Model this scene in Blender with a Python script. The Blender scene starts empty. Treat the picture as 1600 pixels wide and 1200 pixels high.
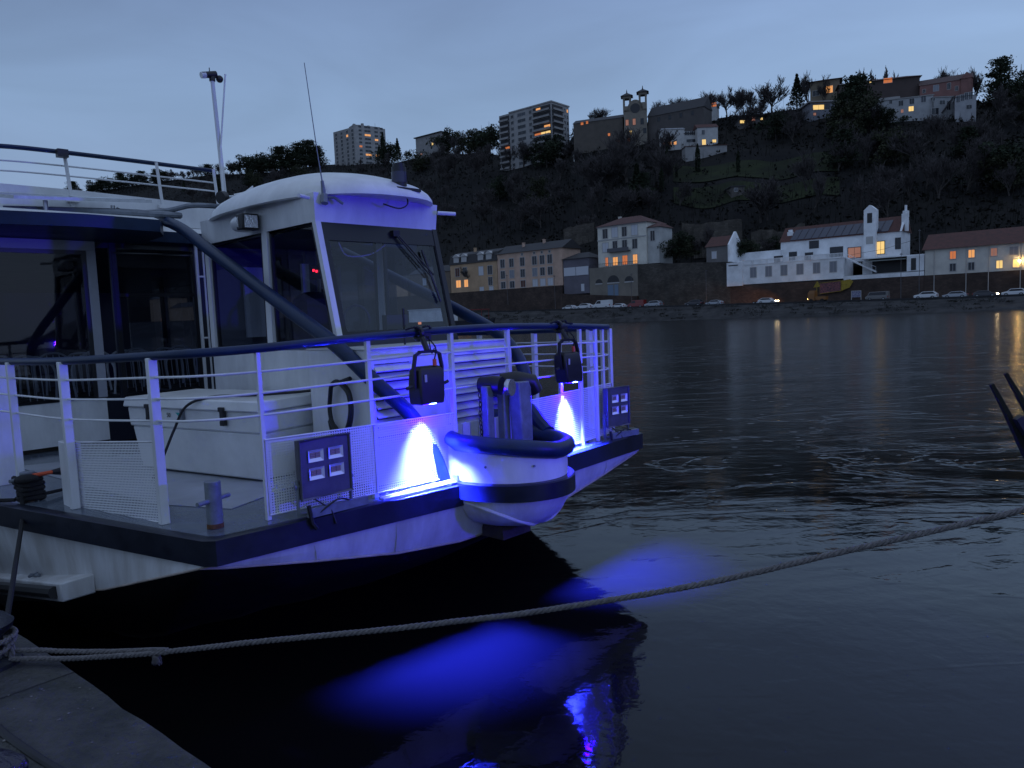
import bpy, math, random
from mathutils import Vector, Matrix
random.seed(11)
sc = bpy.context.scene
col = sc.collection
R_ = math.radians
# ------------------------------------------------------------------ camera model (used for the camera and to survey distances)
FPX = 1164.0; CAMH = 2.4; PITCH = R_(5.15); ROLL = R_(2.3)
Fv = Vector((0, math.cos(PITCH), -math.sin(PITCH)))
U0 = Vector((0, math.sin(PITCH), math.cos(PITCH))); R0 = Vector((1, 0, 0))
Rv = math.cos(ROLL)*R0 - math.sin(ROLL)*U0
Uv = math.cos(ROLL)*U0 + math.sin(ROLL)*R0
CAM = Vector((0, 0, CAMH))
def ray(px, py): return Fv + Rv*((px-800)/FPX) + Uv*((600-py)/FPX)
def atz(px, py, z):
    d = ray(px, py); return CAM + d*((z-CAMH)/d.z)
def aty(px, py, y):
    d = ray(px, py); return CAM + d*(y/d.y)
def proj(P):
    v = Vector(P)-CAM; z = v.dot(Fv); return 800+FPX*v.dot(Rv)/z, 600-FPX*v.dot(Uv)/z
# ------------------------------------------------------------------ frames
class Frame:
    def __init__(s, o, ang):
        s.o = Vector((o[0], o[1])); s.x = Vector((math.cos(ang), math.sin(ang))); s.y = Vector((-math.sin(ang), math.cos(ang)))
    def w(s, x, y, z):
        q = s.o + s.x*x + s.y*y; return Vector((q.x, q.y, z))
class BoatFrame(Frame):       # x = across the bow, y = ahead of the bow line
    def __init__(s):
        a = R_(46.6); s.o = Vector((-0.223, 5.653)); s.x = Vector((math.cos(a), math.sin(a))); s.y = Vector((math.sin(a), -math.cos(a)))
WF = Frame((0, 0), 0); BF = BoatFrame(); SF = Frame((78, 130), -R_(40.23))
def shore(px, py, v):
    D = ray(px, py); n = SF.y; t = (v + n.dot(SF.o))/(n.x*D.x+n.y*D.y)
    q = Vector((D.x*t, D.y*t)) - SF.o; return q.dot(SF.x), CAMH + D.z*t
# ------------------------------------------------------------------ materials
MATS = {}
def mat(name, c, rough=.5, metal=0., var=0., scale=6., bump=0., bscale=40., emis=None, es=0., spec=.5, coat=0., stretch=None, c2=None):
    if name in MATS: return MATS[name]
    m = bpy.data.materials.new(name); m.use_nodes = True; nt = m.node_tree; N = nt.nodes; L = nt.links
    b = N['Principled BSDF']; b.inputs['Base Color'].default_value = (*c, 1); b.inputs['Roughness'].default_value = rough
    b.inputs['Metallic'].default_value = metal; b.inputs['Specular IOR Level'].default_value = spec
    b.inputs['Coat Weight'].default_value = coat
    if emis: b.inputs['Emission Color'].default_value = (*emis, 1); b.inputs['Emission Strength'].default_value = es
    tc = N.new('ShaderNodeTexCoord'); src = tc.outputs['Object']
    if stretch:
        mp = N.new('ShaderNodeMapping'); mp.inputs['Scale'].default_value = stretch; L.new(src, mp.inputs['Vector']); src = mp.outputs['Vector']
    if var or c2:
        n = N.new('ShaderNodeTexNoise'); n.inputs['Scale'].default_value = scale; n.inputs['Detail'].default_value = 7; n.inputs['Roughness'].default_value = .65
        L.new(src, n.inputs['Vector'])
        r = N.new('ShaderNodeValToRGB'); r.color_ramp.elements[0].position = .35; r.color_ramp.elements[1].position = .68
        lo = c2 if c2 else tuple(x*(1-var) for x in c); hi = c if c2 else tuple(min(1, x*(1+var)) for x in c)
        r.color_ramp.elements[0].color = (*lo, 1); r.color_ramp.elements[1].color = (*hi, 1)
        L.new(n.outputs['Fac'], r.inputs['Fac']); L.new(r.outputs['Color'], b.inputs['Base Color'])
        mr = N.new('ShaderNodeMapRange'); mr.inputs['To Min'].default_value = max(0, rough-.12); mr.inputs['To Max'].default_value = min(1, rough+.15)
        L.new(n.outputs['Fac'], mr.inputs['Value']); L.new(mr.outputs['Result'], b.inputs['Roughness'])
    if bump:
        n2 = N.new('ShaderNodeTexNoise'); n2.inputs['Scale'].default_value = bscale; n2.inputs['Detail'].default_value = 5
        L.new(src, n2.inputs['Vector']); bp = N.new('ShaderNodeBump'); bp.inputs['Strength'].default_value = bump; bp.inputs['Distance'].default_value = .02
        L.new(n2.outputs['Fac'], bp.inputs['Height']); L.new(bp.outputs['Normal'], b.inputs['Normal'])
    MATS[name] = m; return m
def stone(name, c, mortar, sc_=1.0, w=.5, h=.25, var=.4):
    m = bpy.data.materials.new(name); m.use_nodes = True; nt = m.node_tree; N = nt.nodes; L = nt.links; b = N['Principled BSDF']
    b.inputs['Roughness'].default_value = .9
    tc = N.new('ShaderNodeTexCoord'); sx = N.new('ShaderNodeSeparateXYZ'); L.new(tc.outputs['Object'], sx.inputs[0])
    ad = N.new('ShaderNodeMath'); ad.operation = 'SUBTRACT'; L.new(sx.outputs['X'], ad.inputs[0]); L.new(sx.outputs['Y'], ad.inputs[1])
    cx = N.new('ShaderNodeCombineXYZ'); L.new(ad.outputs[0], cx.inputs['X']); L.new(sx.outputs['Z'], cx.inputs['Y'])
    br = N.new('ShaderNodeTexBrick'); br.inputs['Scale'].default_value = sc_; br.inputs['Brick Width'].default_value = w; br.inputs['Row Height'].default_value = h
    br.inputs['Mortar Size'].default_value = .03; br.inputs['Color1'].default_value = (*c, 1); br.inputs['Color2'].default_value = (*[x*(1-var) for x in c], 1)
    br.inputs['Mortar'].default_value = (*mortar, 1); L.new(cx.outputs[0], br.inputs['Vector'])
    n = N.new('ShaderNodeTexNoise'); n.inputs['Scale'].default_value = .35; n.inputs['Detail'].default_value = 8; L.new(tc.outputs['Object'], n.inputs['Vector'])
    mx = N.new('ShaderNodeMix'); mx.data_type = 'RGBA'; mx.blend_type = 'MULTIPLY'; mx.inputs['Factor'].default_value = .9
    r = N.new('ShaderNodeValToRGB'); r.color_ramp.elements[0].position = .3; r.color_ramp.elements[1].position = .7
    r.color_ramp.elements[0].color = (.35, .35, .35, 1); r.color_ramp.elements[1].color = (1, 1, 1, 1)
    L.new(n.outputs['Fac'], r.inputs['Fac']); L.new(br.outputs['Color'], mx.inputs['A']); L.new(r.outputs['Color'], mx.inputs['B'])
    L.new(mx.outputs['Result'], b.inputs['Base Color']); MATS[name] = m; return m
def glass(name, tint, fac, rough=.02):
    m = bpy.data.materials.new(name); m.use_nodes = True; nt = m.node_tree; N = nt.nodes; L = nt.links; N.remove(N['Principled BSDF'])
    t = N.new('ShaderNodeBsdfTransparent'); t.inputs['Color'].default_value = (*tint, 1)
    g = N.new('ShaderNodeBsdfGlossy'); g.inputs['Roughness'].default_value = rough; g.inputs['Color'].default_value = (1, 1, 1, 1)
    lw = N.new('ShaderNodeLayerWeight'); lw.inputs['Blend'].default_value = .5; pw = N.new('ShaderNodeMath'); pw.operation = 'POWER'; pw.inputs[1].default_value = 5; L.new(lw.outputs['Facing'], pw.inputs[0])
    mm = N.new('ShaderNodeMath'); mm.operation = 'MULTIPLY_ADD'; mm.inputs[1].default_value = .9; mm.inputs[2].default_value = fac; L.new(pw.outputs[0], mm.inputs[0])
    mx = N.new('ShaderNodeMixShader'); L.new(mm.outputs[0], mx.inputs['Fac']); L.new(t.outputs[0], mx.inputs[1]); L.new(g.outputs[0], mx.inputs[2])
    L.new(mx.outputs[0], N['Material Output'].inputs['Surface']); MATS[name] = m; return m
WHITE = mat('boat white paint', (.68, .69, .70), .34, var=.12, scale=3.0, coat=.15, stretch=(1.6,1.6,.6), bump=.03, bscale=9)
HULLW = mat('hull white paint', (.62, .63, .64), .42, scale=2.4, bump=.06, bscale=6, stretch=(2.4,2.4,.5), c2=(.43,.42,.40))
WIRE = mat('white coated mesh', (.72, .73, .75), .45)
NAVY = mat('navy blue paint', (.009, .024, .066), .42, var=.25, scale=5, spec=.3, coat=.05)
BAND = mat('navy rubbing band', (.007, .010, .020), .35, var=.3, scale=4, bump=.1, bscale=12)
BLACKH = mat('black hull coating', (.006, .007, .01), .5, var=.3, scale=3)
DECK = mat('wet grey deck paint', (.13, .155, .19), .14, var=.3, scale=2.4, bump=.03, bscale=18, c2=(.07, .09, .12))
DECKP = mat('pale dry deck paint', (.34, .36, .40), .45, var=.15, scale=3)
GREYM = mat('grey painted steel', (.16, .18, .21), .4, var=.25, scale=12, bump=.05)
BLACKP = mat('black plastic', (.012, .012, .014), .42, var=.2, scale=20)
BLACKR = mat('black rope', (.01, .01, .012), .9, bump=.5, bscale=120)
RUBBER = mat('black rubber', (.012, .012, .013), .6)
RUST = mat('rust stain', (.12, .05, .02), .9, var=.5, scale=30)
ORANGE = mat('orange plastic', (.65, .10, .03), .5)
CHESTM = mat('chest white plastic', (.70, .71, .70), .42, var=.10, scale=3)
ALU = mat('galvanised steel', (.42, .43, .45), .38, metal=.7, var=.2, scale=15)
DARKIN = mat('dark interior', (.02, .022, .03), .6)
DARKSEAL = mat('black window seal', (.008, .008, .012), .3)
STAINED = mat('grey aluminium', (.10, .10, .11), .45, metal=.3, var=.2, scale=10)
GLASSW = glass('wheelhouse glass', (.72, .76, .82), .06)
GLASSD = glass('saloon tinted glass', (.42, .45, .52), .035)
# ------------------------------------------------------------------ mesh builder
class MB:
    def __init__(s, fr=WF): s.v = []; s.f = []; s.fr = fr
    def P(s, p): return s.fr.w(p[0], p[1], p[2])
    def add(s, pts, faces, raw=False):
        k = len(s.v); s.v += [Vector(p) if raw else s.P(p) for p in pts]; s.f += [tuple(i+k for i in f) for f in faces]; return s
    def box(s, x0, x1, y0, y1, z0, z1):
        return s.add([(x0,y0,z0),(x1,y0,z0),(x1,y1,z0),(x0,y1,z0),(x0,y0,z1),(x1,y0,z1),(x1,y1,z1),(x0,y1,z1)],
              [(0,3,2,1),(4,5,6,7),(0,1,5,4),(1,2,6,5),(2,3,7,6),(3,0,4,7)])
    def hexa(s, b, t):
        return s.add(list(b)+list(t), [(0,3,2,1),(4,5,6,7),(0,1,5,4),(1,2,6,5),(2,3,7,6),(3,0,4,7)])
    def quad(s, *p): return s.add(p, [(0,1,2,3)])
    def slab(s, p0, p1, z0, z1, th):     # upright plate between two plan points
        d = Vector((p1[0]-p0[0], p1[1]-p0[1])).normalized(); n = Vector((-d.y, d.x))*th/2
        q = [(p0[0]+n.x, p0[1]+n.y), (p1[0]+n.x, p1[1]+n.y), (p1[0]-n.x, p1[1]-n.y), (p0[0]-n.x, p0[1]-n.y)]
        return s.hexa([(*a, z0) for a in q], [(*a, z1) for a in q])
    def prism(s, poly, z0, z1):
        n = len(poly); zz0 = z0 if isinstance(z0, (list, tuple)) else [z0]*n; zz1 = z1 if isinstance(z1, (list, tuple)) else [z1]*n
        return s.add([(*p, z) for p, z in zip(poly, zz0)]+[(*p, z) for p, z in zip(poly, zz1)],
              [tuple(range(n))[::-1], tuple(range(n, 2*n))]+[(i, (i+1) % n, n+(i+1) % n, n+i) for i in range(n)])
    def loft(s, loops, closed=True, cap=True):
        n = len(loops[0]); k = len(s.v)
        for lp in loops: s.v += [s.P(p) for p in lp]
        for j in range(len(loops)-1):
            for i in range(n if closed else n-1):
                a = k+j*n+i; b = k+j*n+(i+1) % n; s.f.append((a, b, b+n, a+n))
        if cap and closed:
            s.f.append(tuple(range(k+n-1, k-1, -1))); s.f.append(tuple(k+(len(loops)-1)*n+i for i in range(n)))
        return s
    def tube(s, pts, r, n=8, closed=False, rot=0., flat=1.):
        W = [s.P(p) for p in pts]; m = len(W); rr = r if isinstance(r, (list, tuple)) else [r]*m; k = len(s.v); up = None
        for i in range(m):
            if closed: t = W[(i+1) % m]-W[i-1]
            else: t = W[min(i+1, m-1)]-W[max(i-1, 0)]
            t = t.normalized() if t.length > 1e-9 else Vector((0, 0, 1))
            if up is None: up = Vector((0, 0, 1)) if abs(t.z) < .9 else Vector((1, 0, 0))
            a = t.cross(up); a = a.normalized() if a.length > 1e-6 else t.orthogonal().normalized(); b = a.cross(t).normalized(); up = b
            for j in range(n):
                q = rot+2*math.pi*j/n; s.v.append(W[i]+a*(math.cos(q)*rr[i])+b*(math.sin(q)*rr[i]*flat))
        for i in range(m if closed else m-1):
            for j in range(n):
                x = k+i*n+j; y = k+i*n+(j+1) % n; i2 = (i+1) % m; s.f.append((x, y, k+i2*n+(j+1) % n, k+i2*n+j))
        if not closed: s.f.append(tuple(k+j for j in range(n))[::-1]); s.f.append(tuple(k+(m-1)*n+j for j in range(n)))
        return s
    def cyl(s, p0, p1, r0, r1=None, n=12): return s.tube([p0, p1], [r0, r0 if r1 is None else r1], n)
    def ball(s, c, rx, ry=None, rz=None, n=10, m=7):
        ry = ry or rx; rz = rz or rx; k = len(s.v); s.v.append(s.P((c[0], c[1], c[2]-rz)))
        for i in range(1, m):
            q = -math.pi/2+math.pi*i/m
            for j in range(n):
                p = 2*math.pi*j/n; s.v.append(s.P((c[0]+rx*math.cos(q)*math.cos(p), c[1]+ry*math.cos(q)*math.sin(p), c[2]+rz*math.sin(q))))
        s.v.append(s.P((c[0], c[1], c[2]+rz))); e = len(s.v)-1
        for j in range(n):
            s.f.append((k, k+1+(j+1) % n, k+1+j)); s.f.append((e, e-n+j, e-n+(j+1) % n))
            for i in range(m-2):
                a = k+1+i*n+j; b = k+1+i*n+(j+1) % n; s.f.append((a, b, b+n, a+n))
        return s
    def build(s, name, m, parent=None, origin=None, bevel=0., smooth=True, sharp=35):
        if parent is not None: o = Vector(parent['_o'])
        elif origin is not None: o = Vector(origin)
        else:
            xs = [v.x for v in s.v]; ys = [v.y for v in s.v]; o = Vector(((min(xs)+max(xs))/2, (min(ys)+max(ys))/2, min(v.z for v in s.v)))
        me = bpy.data.meshes.new(name); me.from_pydata([v-o for v in s.v], [], s.f)
        me.materials.append(m)
        ob = bpy.data.objects.new(name, me); col.objects.link(ob); ob['_o'] = tuple(o)
        import bmesh
        bm = bmesh.new(); bm.from_mesh(me); bmesh.ops.recalc_face_normals(bm, faces=bm.faces); bm.to_mesh(me); bm.free()
        if smooth:
            me.polygons.foreach_set('use_smooth', [True]*len(me.polygons)); me.set_sharp_from_angle(angle=R_(sharp))
        if parent is not None: ob.parent = parent
        else: ob.location = o
        if bevel:
            bv = ob.modifiers.new('bevel', 'BEVEL'); bv.width = bevel; bv.segments = 2; bv.limit_method = 'ANGLE'; bv.angle_limit = R_(40)
        return ob
def tag(o, label=None, cat=None, group=None, kind=None):
    if label: o['label'] = label
    if cat: o['category'] = cat
    if group: o['group'] = group
    if kind: o['kind'] = kind
    return o
def thing(name, label, cat, loc=(0, 0, 0), group=None):
    o = bpy.data.objects.new(name, None); o.empty_display_size = .3; col.objects.link(o); o.location = loc; o['_o'] = tuple(loc); return tag(o, label, cat, group)
def arc(c, r, a0, a1, n, z=None): return [(c[0]+r*math.cos(a0+(a1-a0)*i/n), c[1]+r*math.sin(a0+(a1-a0)*i/n)) for i in range(n+1)]
def spline(pts, k=8):
    P = [Vector(p) for p in pts]; out = []
    for i in range(len(P)-1):
        a = P[max(i-1, 0)]; b = P[i]; c = P[i+1]; d = P[min(i+2, len(P)-1)]
        for j in range(k):
            t = j/k; out.append(.5*((2*b)+(c-a)*t+(2*a-5*b+4*c-d)*t*t+(3*b-a-3*c+d)*t**3))
    out.append(P[-1]); return [tuple(p) for p in out]
# ================================================================== THE BOAT
boat = thing('river_boat', 'white and navy river passenger boat moored in front, lit deep blue at the bow', 'boat', BF.w(0, -6, 0))
B = lambda: MB(BF)
zd = 1.215
HALF = [(-2.90,-16), (-2.90,-6), (-2.85,-3.5), (-2.70,-2.17), (-2.45,-1.1), (-2.32,-.55), (-2.20,-.05), (-2.15,.005), (-1.5,.06), (-.9,.115), (-.37,.17)]
OUT = HALF + [(-x, y) for x, y in HALF[::-1]]
B().prism([(x*.985, y-.012) for x, y in OUT], zd-.05, zd).build('deck', DECK, boat)
# dry pale deck patch under the chest
B().prism([(-2.0,-1.2),(-1.75,-.62),(-1.45,-.75),(-.9,-1.0),(-.9,-3.4),(-2.2,-3.9)], zd+.001, zd+.005).build('deck_patch', DECKP, boat)
mb = B(); n = len(OUT)
ins = [(x*.975, y-.06) for x, y in OUT]
mb.loft([[(x, y, zd-.148) for x, y in OUT], [(x, y, zd-.001) for x, y in OUT], [(x, y, zd+.006) for x, y in [(a*.995, b-.015) for a, b in OUT]], [(x, y, zd+.006) for x, y in ins], [(x, y, zd-.148) for x, y in ins]], cap=False)
mb.build('rub_rail', BAND, boat)
# hull: white topsides down to the chine, black bottom raking back to the waterline
CH = [(-2.72,-16,.35), (-2.70,-6,.35), (-2.62,-3.0,.46), (-2.52,-1.9,.60), (-2.40,-1.1,.76), (-2.30,-.55,.92), (-2.20,-.10,1.05), (-2.08,-.03,1.035), (-1.5,.0,.925), (-.9,.02,.82), (-.37,.06,.775)]
CHF = CH + [(-x, y, z) for x, y, z in CH[::-1]]
TOP = [(x*.985, y-.02, zd-.147) for x, y in OUT]
MID = [((a[0]+b[0])/2*1.0, (a[1]+b[1])/2+(.01 if abs(b[0]) < 2.1 else 0), (a[2]+b[2])/2) for a, b in zip(TOP, CHF)]
B().loft([TOP, MID, CHF], cap=False).build('hull', HULLW, boat)
BOT = [(x*.86, min(y, 0)*.9-2.6 if abs(x) < 2.3 or y > -3 else y, -.5) for x, y, z in CHF]
MD2 = [(x*.975, y-.35 if y > -3 else y, z-.18) for x, y, z in CHF]
B().loft([[(x*.996, y-.006, z+.004) for x, y, z in CHF], MD2, BOT]).build('hull_bottom', BLACKH, boat)
B().tube([(x*1.002, y+.004, z) for x, y, z in CHF], .007, 6, closed=True).build('chine_strip', mat('worn strip', (.35, .3, .26), .7, var=.3), boat)
mb = B()
for (xa, ya, za, xb, yb, zb_) in ((-2.60,-3.3,1.06,-2.575,-3.2,.47), (-2.50,-1.55,1.06,-2.46,-1.5,.69), (-1.55,.03,1.06,-1.52,.005,.935), (-.95,.085,1.06,-.93,.03,.835), (1.5,.035,1.06,1.5,.005,.93)): mb.tube([(xa,ya,za),((xa+xb)/2,(ya+yb)/2+.012,(za+zb_)/2),(xb,yb,zb_)], .0035, 5)
mb.build('weld_seam', HULLW, boat)
# stem bowl and bow pulpit
def ell(c, rx, ry, a0, a1, n): return [(c[0]+rx*math.cos(a0+(a1-a0)*i/n), c[1]+ry*math.sin(a0+(a1-a0)*i/n)) for i in range(n+1)]
CB = (.035, .15)
def ring(rx, ry, z, n=28, dip=0., a0=-.35, a1=math.pi+.35):
    return [(x, y, z+dip*((y-CB[1])/ry)) for x, y in ell(CB, rx, ry, a0, a1, n)]
BT = ((.45,.54,1.12), (.435,.51,1.05), (.385,.46,.97), (.30,.38,.905), (.13,.20,.875))
mb = B(); mb.loft([ring(*q) for q in BT], closed=True); mb.build('stem_bowl', HULLW, boat, sharp=60)
def bowl_r(z):
    for (a, b, c), (d, e, f) in zip(BT, BT[1:]):
        if z >= f: k = (c-z)/(c-f); return a+(d-a)*k, b+(e-b)*k
    return BT[-1][:2]
lp = []
for i in range(25):
    q = math.pi*(1-i/24)*.94+.1; z = .895+.20*abs(math.cos(q))**2.4; a, b = bowl_r(z); lp.append((CB[0]+a*math.cos(q)*1.01, CB[1]+b*math.sin(q)*1.01, z))
mb = B(); mb.tube(lp, .014, 8)
mb.build('stem_lip', HULLW, boat)
mb = B(); mb.box(-.15, .15, .08, .30, .77, .87); mb.build('anchor', mat('rusty dark iron', (.035, .025, .02), .8, var=.5, scale=14, bump=.3), boat)
mb = B(); mb.loft([ring(.45,.56,1.12), ring(.475,.58,1.12), ring(.475,.58,1.235), ring(.46,.56,1.242)], closed=True, cap=False)
mb.prism([(x, y) for x, y in ell(CB, .465, .565, -.35, math.pi+.35, 28)], 1.2, 1.241); mb.build('stem_band', BAND, boat)
bul = B(); 
lo = ring(.435,.52,1.243); hi = ring(.435,.52,1.45); li = ring(.41,.495,1.45); l2 = ring(.41,.495,1.243)
def tilt(lp): return [(x, y, z+max(0, (-x+.05))*.17+max(0, .1-y)*.5) for x, y, z in lp]
bul.loft([lo, tilt(hi), tilt(li), l2], closed=False); bo = bul.build('bow_bulwark', WHITE, boat)
rp = tilt(ring(.44,.52,1.445, 24, a0=-.9, a1=math.pi+.2)); rp = [(x, y, z) for x, y, z in rp]
mb = B(); mb.tube(rp, [.035]+[.062]*(len(rp)-2)+[.055], 12); mb.build('padded_rim', NAVY, boat)
mb = B(); [mb.cyl((.435*math.cos(q)*1.005+CB[0], .52*math.sin(q)*1.005+CB[1], 1.36), (.435*math.cos(q)*1.02+CB[0], .52*math.sin(q)*1.02+CB[1], 1.36), .009, n=10) for q in (2.72, 2.0, .6)]
mb.build('bolt_row', GREYM, bo)
mb = B(); mb.tube(spline([(.40,-.36,1.84), (.50,-.2,1.75), (.56,-.05,1.64), (.53,.10,1.53), (.49,.22,1.47)], 5), .062, 10); mb.build('padded_rim', NAVY, boat)
# vertical boarding inside the pulpit
mb = B()
for i in range(11): mb.box(-.44+i*.085, -.365+i*.085, -.16, -.135, zd, 1.60)
mb.build('boarding', WHITE, boat)
# ---- railing
HR = [(-2.72,-6.0,2.20), (-2.55,-3.6,2.21), (-2.46,-2.6,2.215), (-2.38,-1.58,2.225), (-2.18,-.66,2.25), (-2.05,-.33,2.26), (-1.73,-.14,2.272), (-1.0,-.05,2.305), (-.3,0,2.325)]
HRF = HR + [(-x, y, z) for x, y, z in HR[::-1]]
def rail(zmap, r, name, m, lo=0, hi=None, n=8):
    B().tube(spline([(x, y, zmap(x, y, z)) for x, y, z in HRF[lo:hi]], 6), r, n).build(name, m, boat)
rail(lambda x, y, z: z, .027, 'handrail', NAVY, n=12)
for h in (2.125, 1.995, 1.86):
    rail(lambda x, y, z, h=h: h+(z-2.26)*.55-(.0 if y > -1.2 else .01), .0075, 'rail_bar', WHITE, lo=1, hi=17)
def post(x, y, w, d, z1=2.24, z0=zd, lean=(0, 0)):
    mb = B(); mb.hexa([(x-w/2,y-d/2,z0),(x+w/2,y-d/2,z0),(x+w/2,y+d/2,z0),(x-w/2,y+d/2,z0)], [(x-w/2+lean[0],y-d/2+lean[1],z1),(x+w/2+lean[0],y-d/2+lean[1],z1),(x+w/2+lean[0],y+d/2+lean[1],z1),(x-w/2+lean[0],y+d/2+lean[1],z1)])
    return mb.build('rail_post', WHITE, boat, bevel=.004)
for sx in (-1, 1):
    post(sx*2.175, -.63, .055, .05); post(sx*2.39, -1.58, .055, .05, 2.22); post(sx*2.47, -2.55, .05, .05, 2.21)
    post(sx*1.74, -.15, .03, .03, 2.26); post(sx*1.0, -.06, .035, .03, 2.30); post(sx*.30, -.01, .03, .04, 2.32)
post(1.32, -.09, .035, .03, 2.28); post(1.92, -.19, .035, .035, 2.25); post(1.58, -.11, .03, .03, 2.27)
post(-2.45, -3.05, .14, .12, 2.2); post(-2.56, -4.1, .06, .06, 2.2)
mb = B(); mb.box(-2.40, -2.31, -1.80, -1.62, 1.10, 1.665); mb.build('fairlead_post', WHITE, boat, bevel=.006)
def mesh_panel(p0, p1, z0, z1, rise=0.):
    d = Vector((p1[0]-p0[0], p1[1]-p0[1])); Ln = d.length; d /= Ln; mb = B(); nx = int(Ln/.0165); nz = int((z1-z0)/.0165)
    zt = lambda u: rise*u/Ln
    for i in range(nx+1):
        u = Ln*i/nx; a = (p0[0]+d.x*(u-.0041), p0[1]+d.y*(u-.0041)); b = (p0[0]+d.x*(u+.0041), p0[1]+d.y*(u+.0041))
        mb.quad((*a, z0+zt(u)), (*b, z0+zt(u)), (*b, z1+zt(u)), (*a, z1+zt(u)))
    off = (-d.y*.0015, d.x*.0015)
    for j in range(nz+1):
        z = z0+(z1-z0)*j/nz; a = (p0[0]+off[0], p0[1]+off[1]); b = (p1[0]+off[0], p1[1]+off[1])
        mb.quad((*a, z-.0041), (*b, z-.0041+rise), (*b, z+.0041+rise), (*a, z+.0041))
    o = mb.build('mesh_panel', WIRE, boat, smooth=False)
    fb = B(); fb.tube([(*p0, z0), (*p1, z0+rise), (*p1, z1+rise), (*p0, z1)], .007, 6, closed=True); fb.build('panel_frame', WHITE, o)
mesh_panel((-1.74,-.135), (-1.0,-.045), 1.25, 1.715); mesh_panel((-1.0,-.045), (-.29,.005), 1.25, 1.715)
mesh_panel((.40,0.), (1.0,-.045), 1.25, 1.715); mesh_panel((1.0,-.045), (1.90,-.175), 1.25, 1.725)
mesh_panel((-2.355,-1.62), (-2.17,-.66), 1.16, 1.665, .06)
# light strips / cable tray along the bow edge
mb = B(); mb.tube([(-1.05,.05,1.235), (-.42,.10,1.25)], .012, 8); mb.tube([(-1.05,.09,1.235), (-.42,.125,1.24)], .010, 8); mb.box(-.43,-.41,.085,.14,1.221,1.285); mb.build('conduit', ALU, boat)
# ---- blue arch tubes from the saloon roof to the bow
ARC = [(-.62,-5.6,3.62), (-.60,-4.6,3.62), (-.60,-4.15,3.57), (-.70,-3.45,3.40), (-.76,-2.85,3.17), (-.82,-1.85,2.76), (-.86,-1.15,2.475), (-.86,-.62,2.235), (-.78,-.30,1.975), (-.62,-.13,1.74), (-.50,-.06,1.50), (-.42,-.02,1.22)]
for sx in (-1, 1): B().tube(spline([(sx*abs(x), y, z) for x, y, z in ARC], 6), .055, 12).build('arch_tube', NAVY, boat)
# ---- louvred locker in front of the wheelhouse
mb = B(); mb.box(-.80, .68, -1.12, -.36, zd, 2.205); lk = mb.build('louvred_locker', WHITE, boat, bevel=.006)
def louvre(x0, x1, z0, z1):
    mb = B(); 
    for a in ((x0-.035, x0, z0-.03, z1+.03), (x1, x1+.035, z0-.03, z1+.03)): mb.box(a[0], a[1], -.36, -.325, a[2], a[3])
    mb.box(x0, x1, -.36, -.325, z1, z1+.03); mb.box(x0, x1, -.36, -.325, z0-.03, z0); n = int((z1-z0)/.062)
    for i in range(n):
        z = z0+(z1-z0)*(i+.5)/n
        mb.hexa([(x0,-.348,z+.012),(x1,-.348,z+.012),(x1,-.306,z-.026),(x0,-.306,z-.026)], [(x0,-.348,z+.026),(x1,-.348,z+.026),(x1,-.298,z-.018),(x0,-.298,z-.018)])
    o = mb.build('louvre_panel', WHITE, lk, smooth=False)
    B_ = B(); B_.box(x0, x1, -.359, -.352, z0, z1); B_.build('dark_backing', DARKIN, lk)
louvre(-.76, -.42, 1.50, 2.10); louvre(-.03, .64, 1.42, 2.115)
B().box(.16, .30, -.335, -.318, 2.135, 2.145).build('handle', GREYM, lk)
B().box(-.81, .69, -1.13, -.345, 2.206, 2.216).build('locker_lid', WHITE, lk)
# ---- wheelhouse
wx, wt, wb = .62, -1.20, -3.15
mb = B()
mb.prism([(-wx,wb),(wx,wb),(wx,-1.13),(-wx,-1.13)], zd, 2.19)
wh = mb.build('wheelhouse', WHITE, boat, bevel=.004)
# visor band under the roof: flares outward upward
mb = B(); lo = [(-wx-.01,wb-.02),(-wx-.01,wt+.03),(wx+.01,wt+.03),(wx+.01,wb-.02)]
mb.loft([[(x, y, 3.215) for x, y in lo], [(x*1.02, y+(.02 if y > -2 else 0), 3.44) for x, y in lo], [(x*.9, y+(-.05 if y > -2 else .05), 3.44) for x, y in lo], [(x*.93, y+(-.05 if y > -2 else .05), 3.215) for x, y in lo]], cap=False)
mb.box(-wx*.93, wx*.93, wb, wt-.02, 3.235, 3.26)
mb.build('eaves_band', WHITE, wh)
# domed roof
def sup(ax, ay, n, k=2.55):
    out = []
    for i in range(n):
        q = 2*math.pi*i/n; c, s_ = math.cos(q), math.sin(q)
        out.append((ax*math.copysign(abs(c)**(2/k), c), -2.12+ay*math.copysign(abs(s_)**(2/k), s_)))
    return out
mb = B(); loops = []
for k_, z in ((.90, 3.44), (.985, 3.415), (1.01, 3.425), (1.005, 3.45), (.975, 3.50), (.91, 3.555), (.80, 3.61), (.65, 3.665), (.46, 3.71), (.25, 3.735), (.05, 3.742)):
    loops.append([(x, y, z) for x, y in sup(.765*k_, 1.25*k_, 56)])
mb.loft(loops); dome = mb.build('roof_dome', WHITE, wh, sharp=70)
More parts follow.
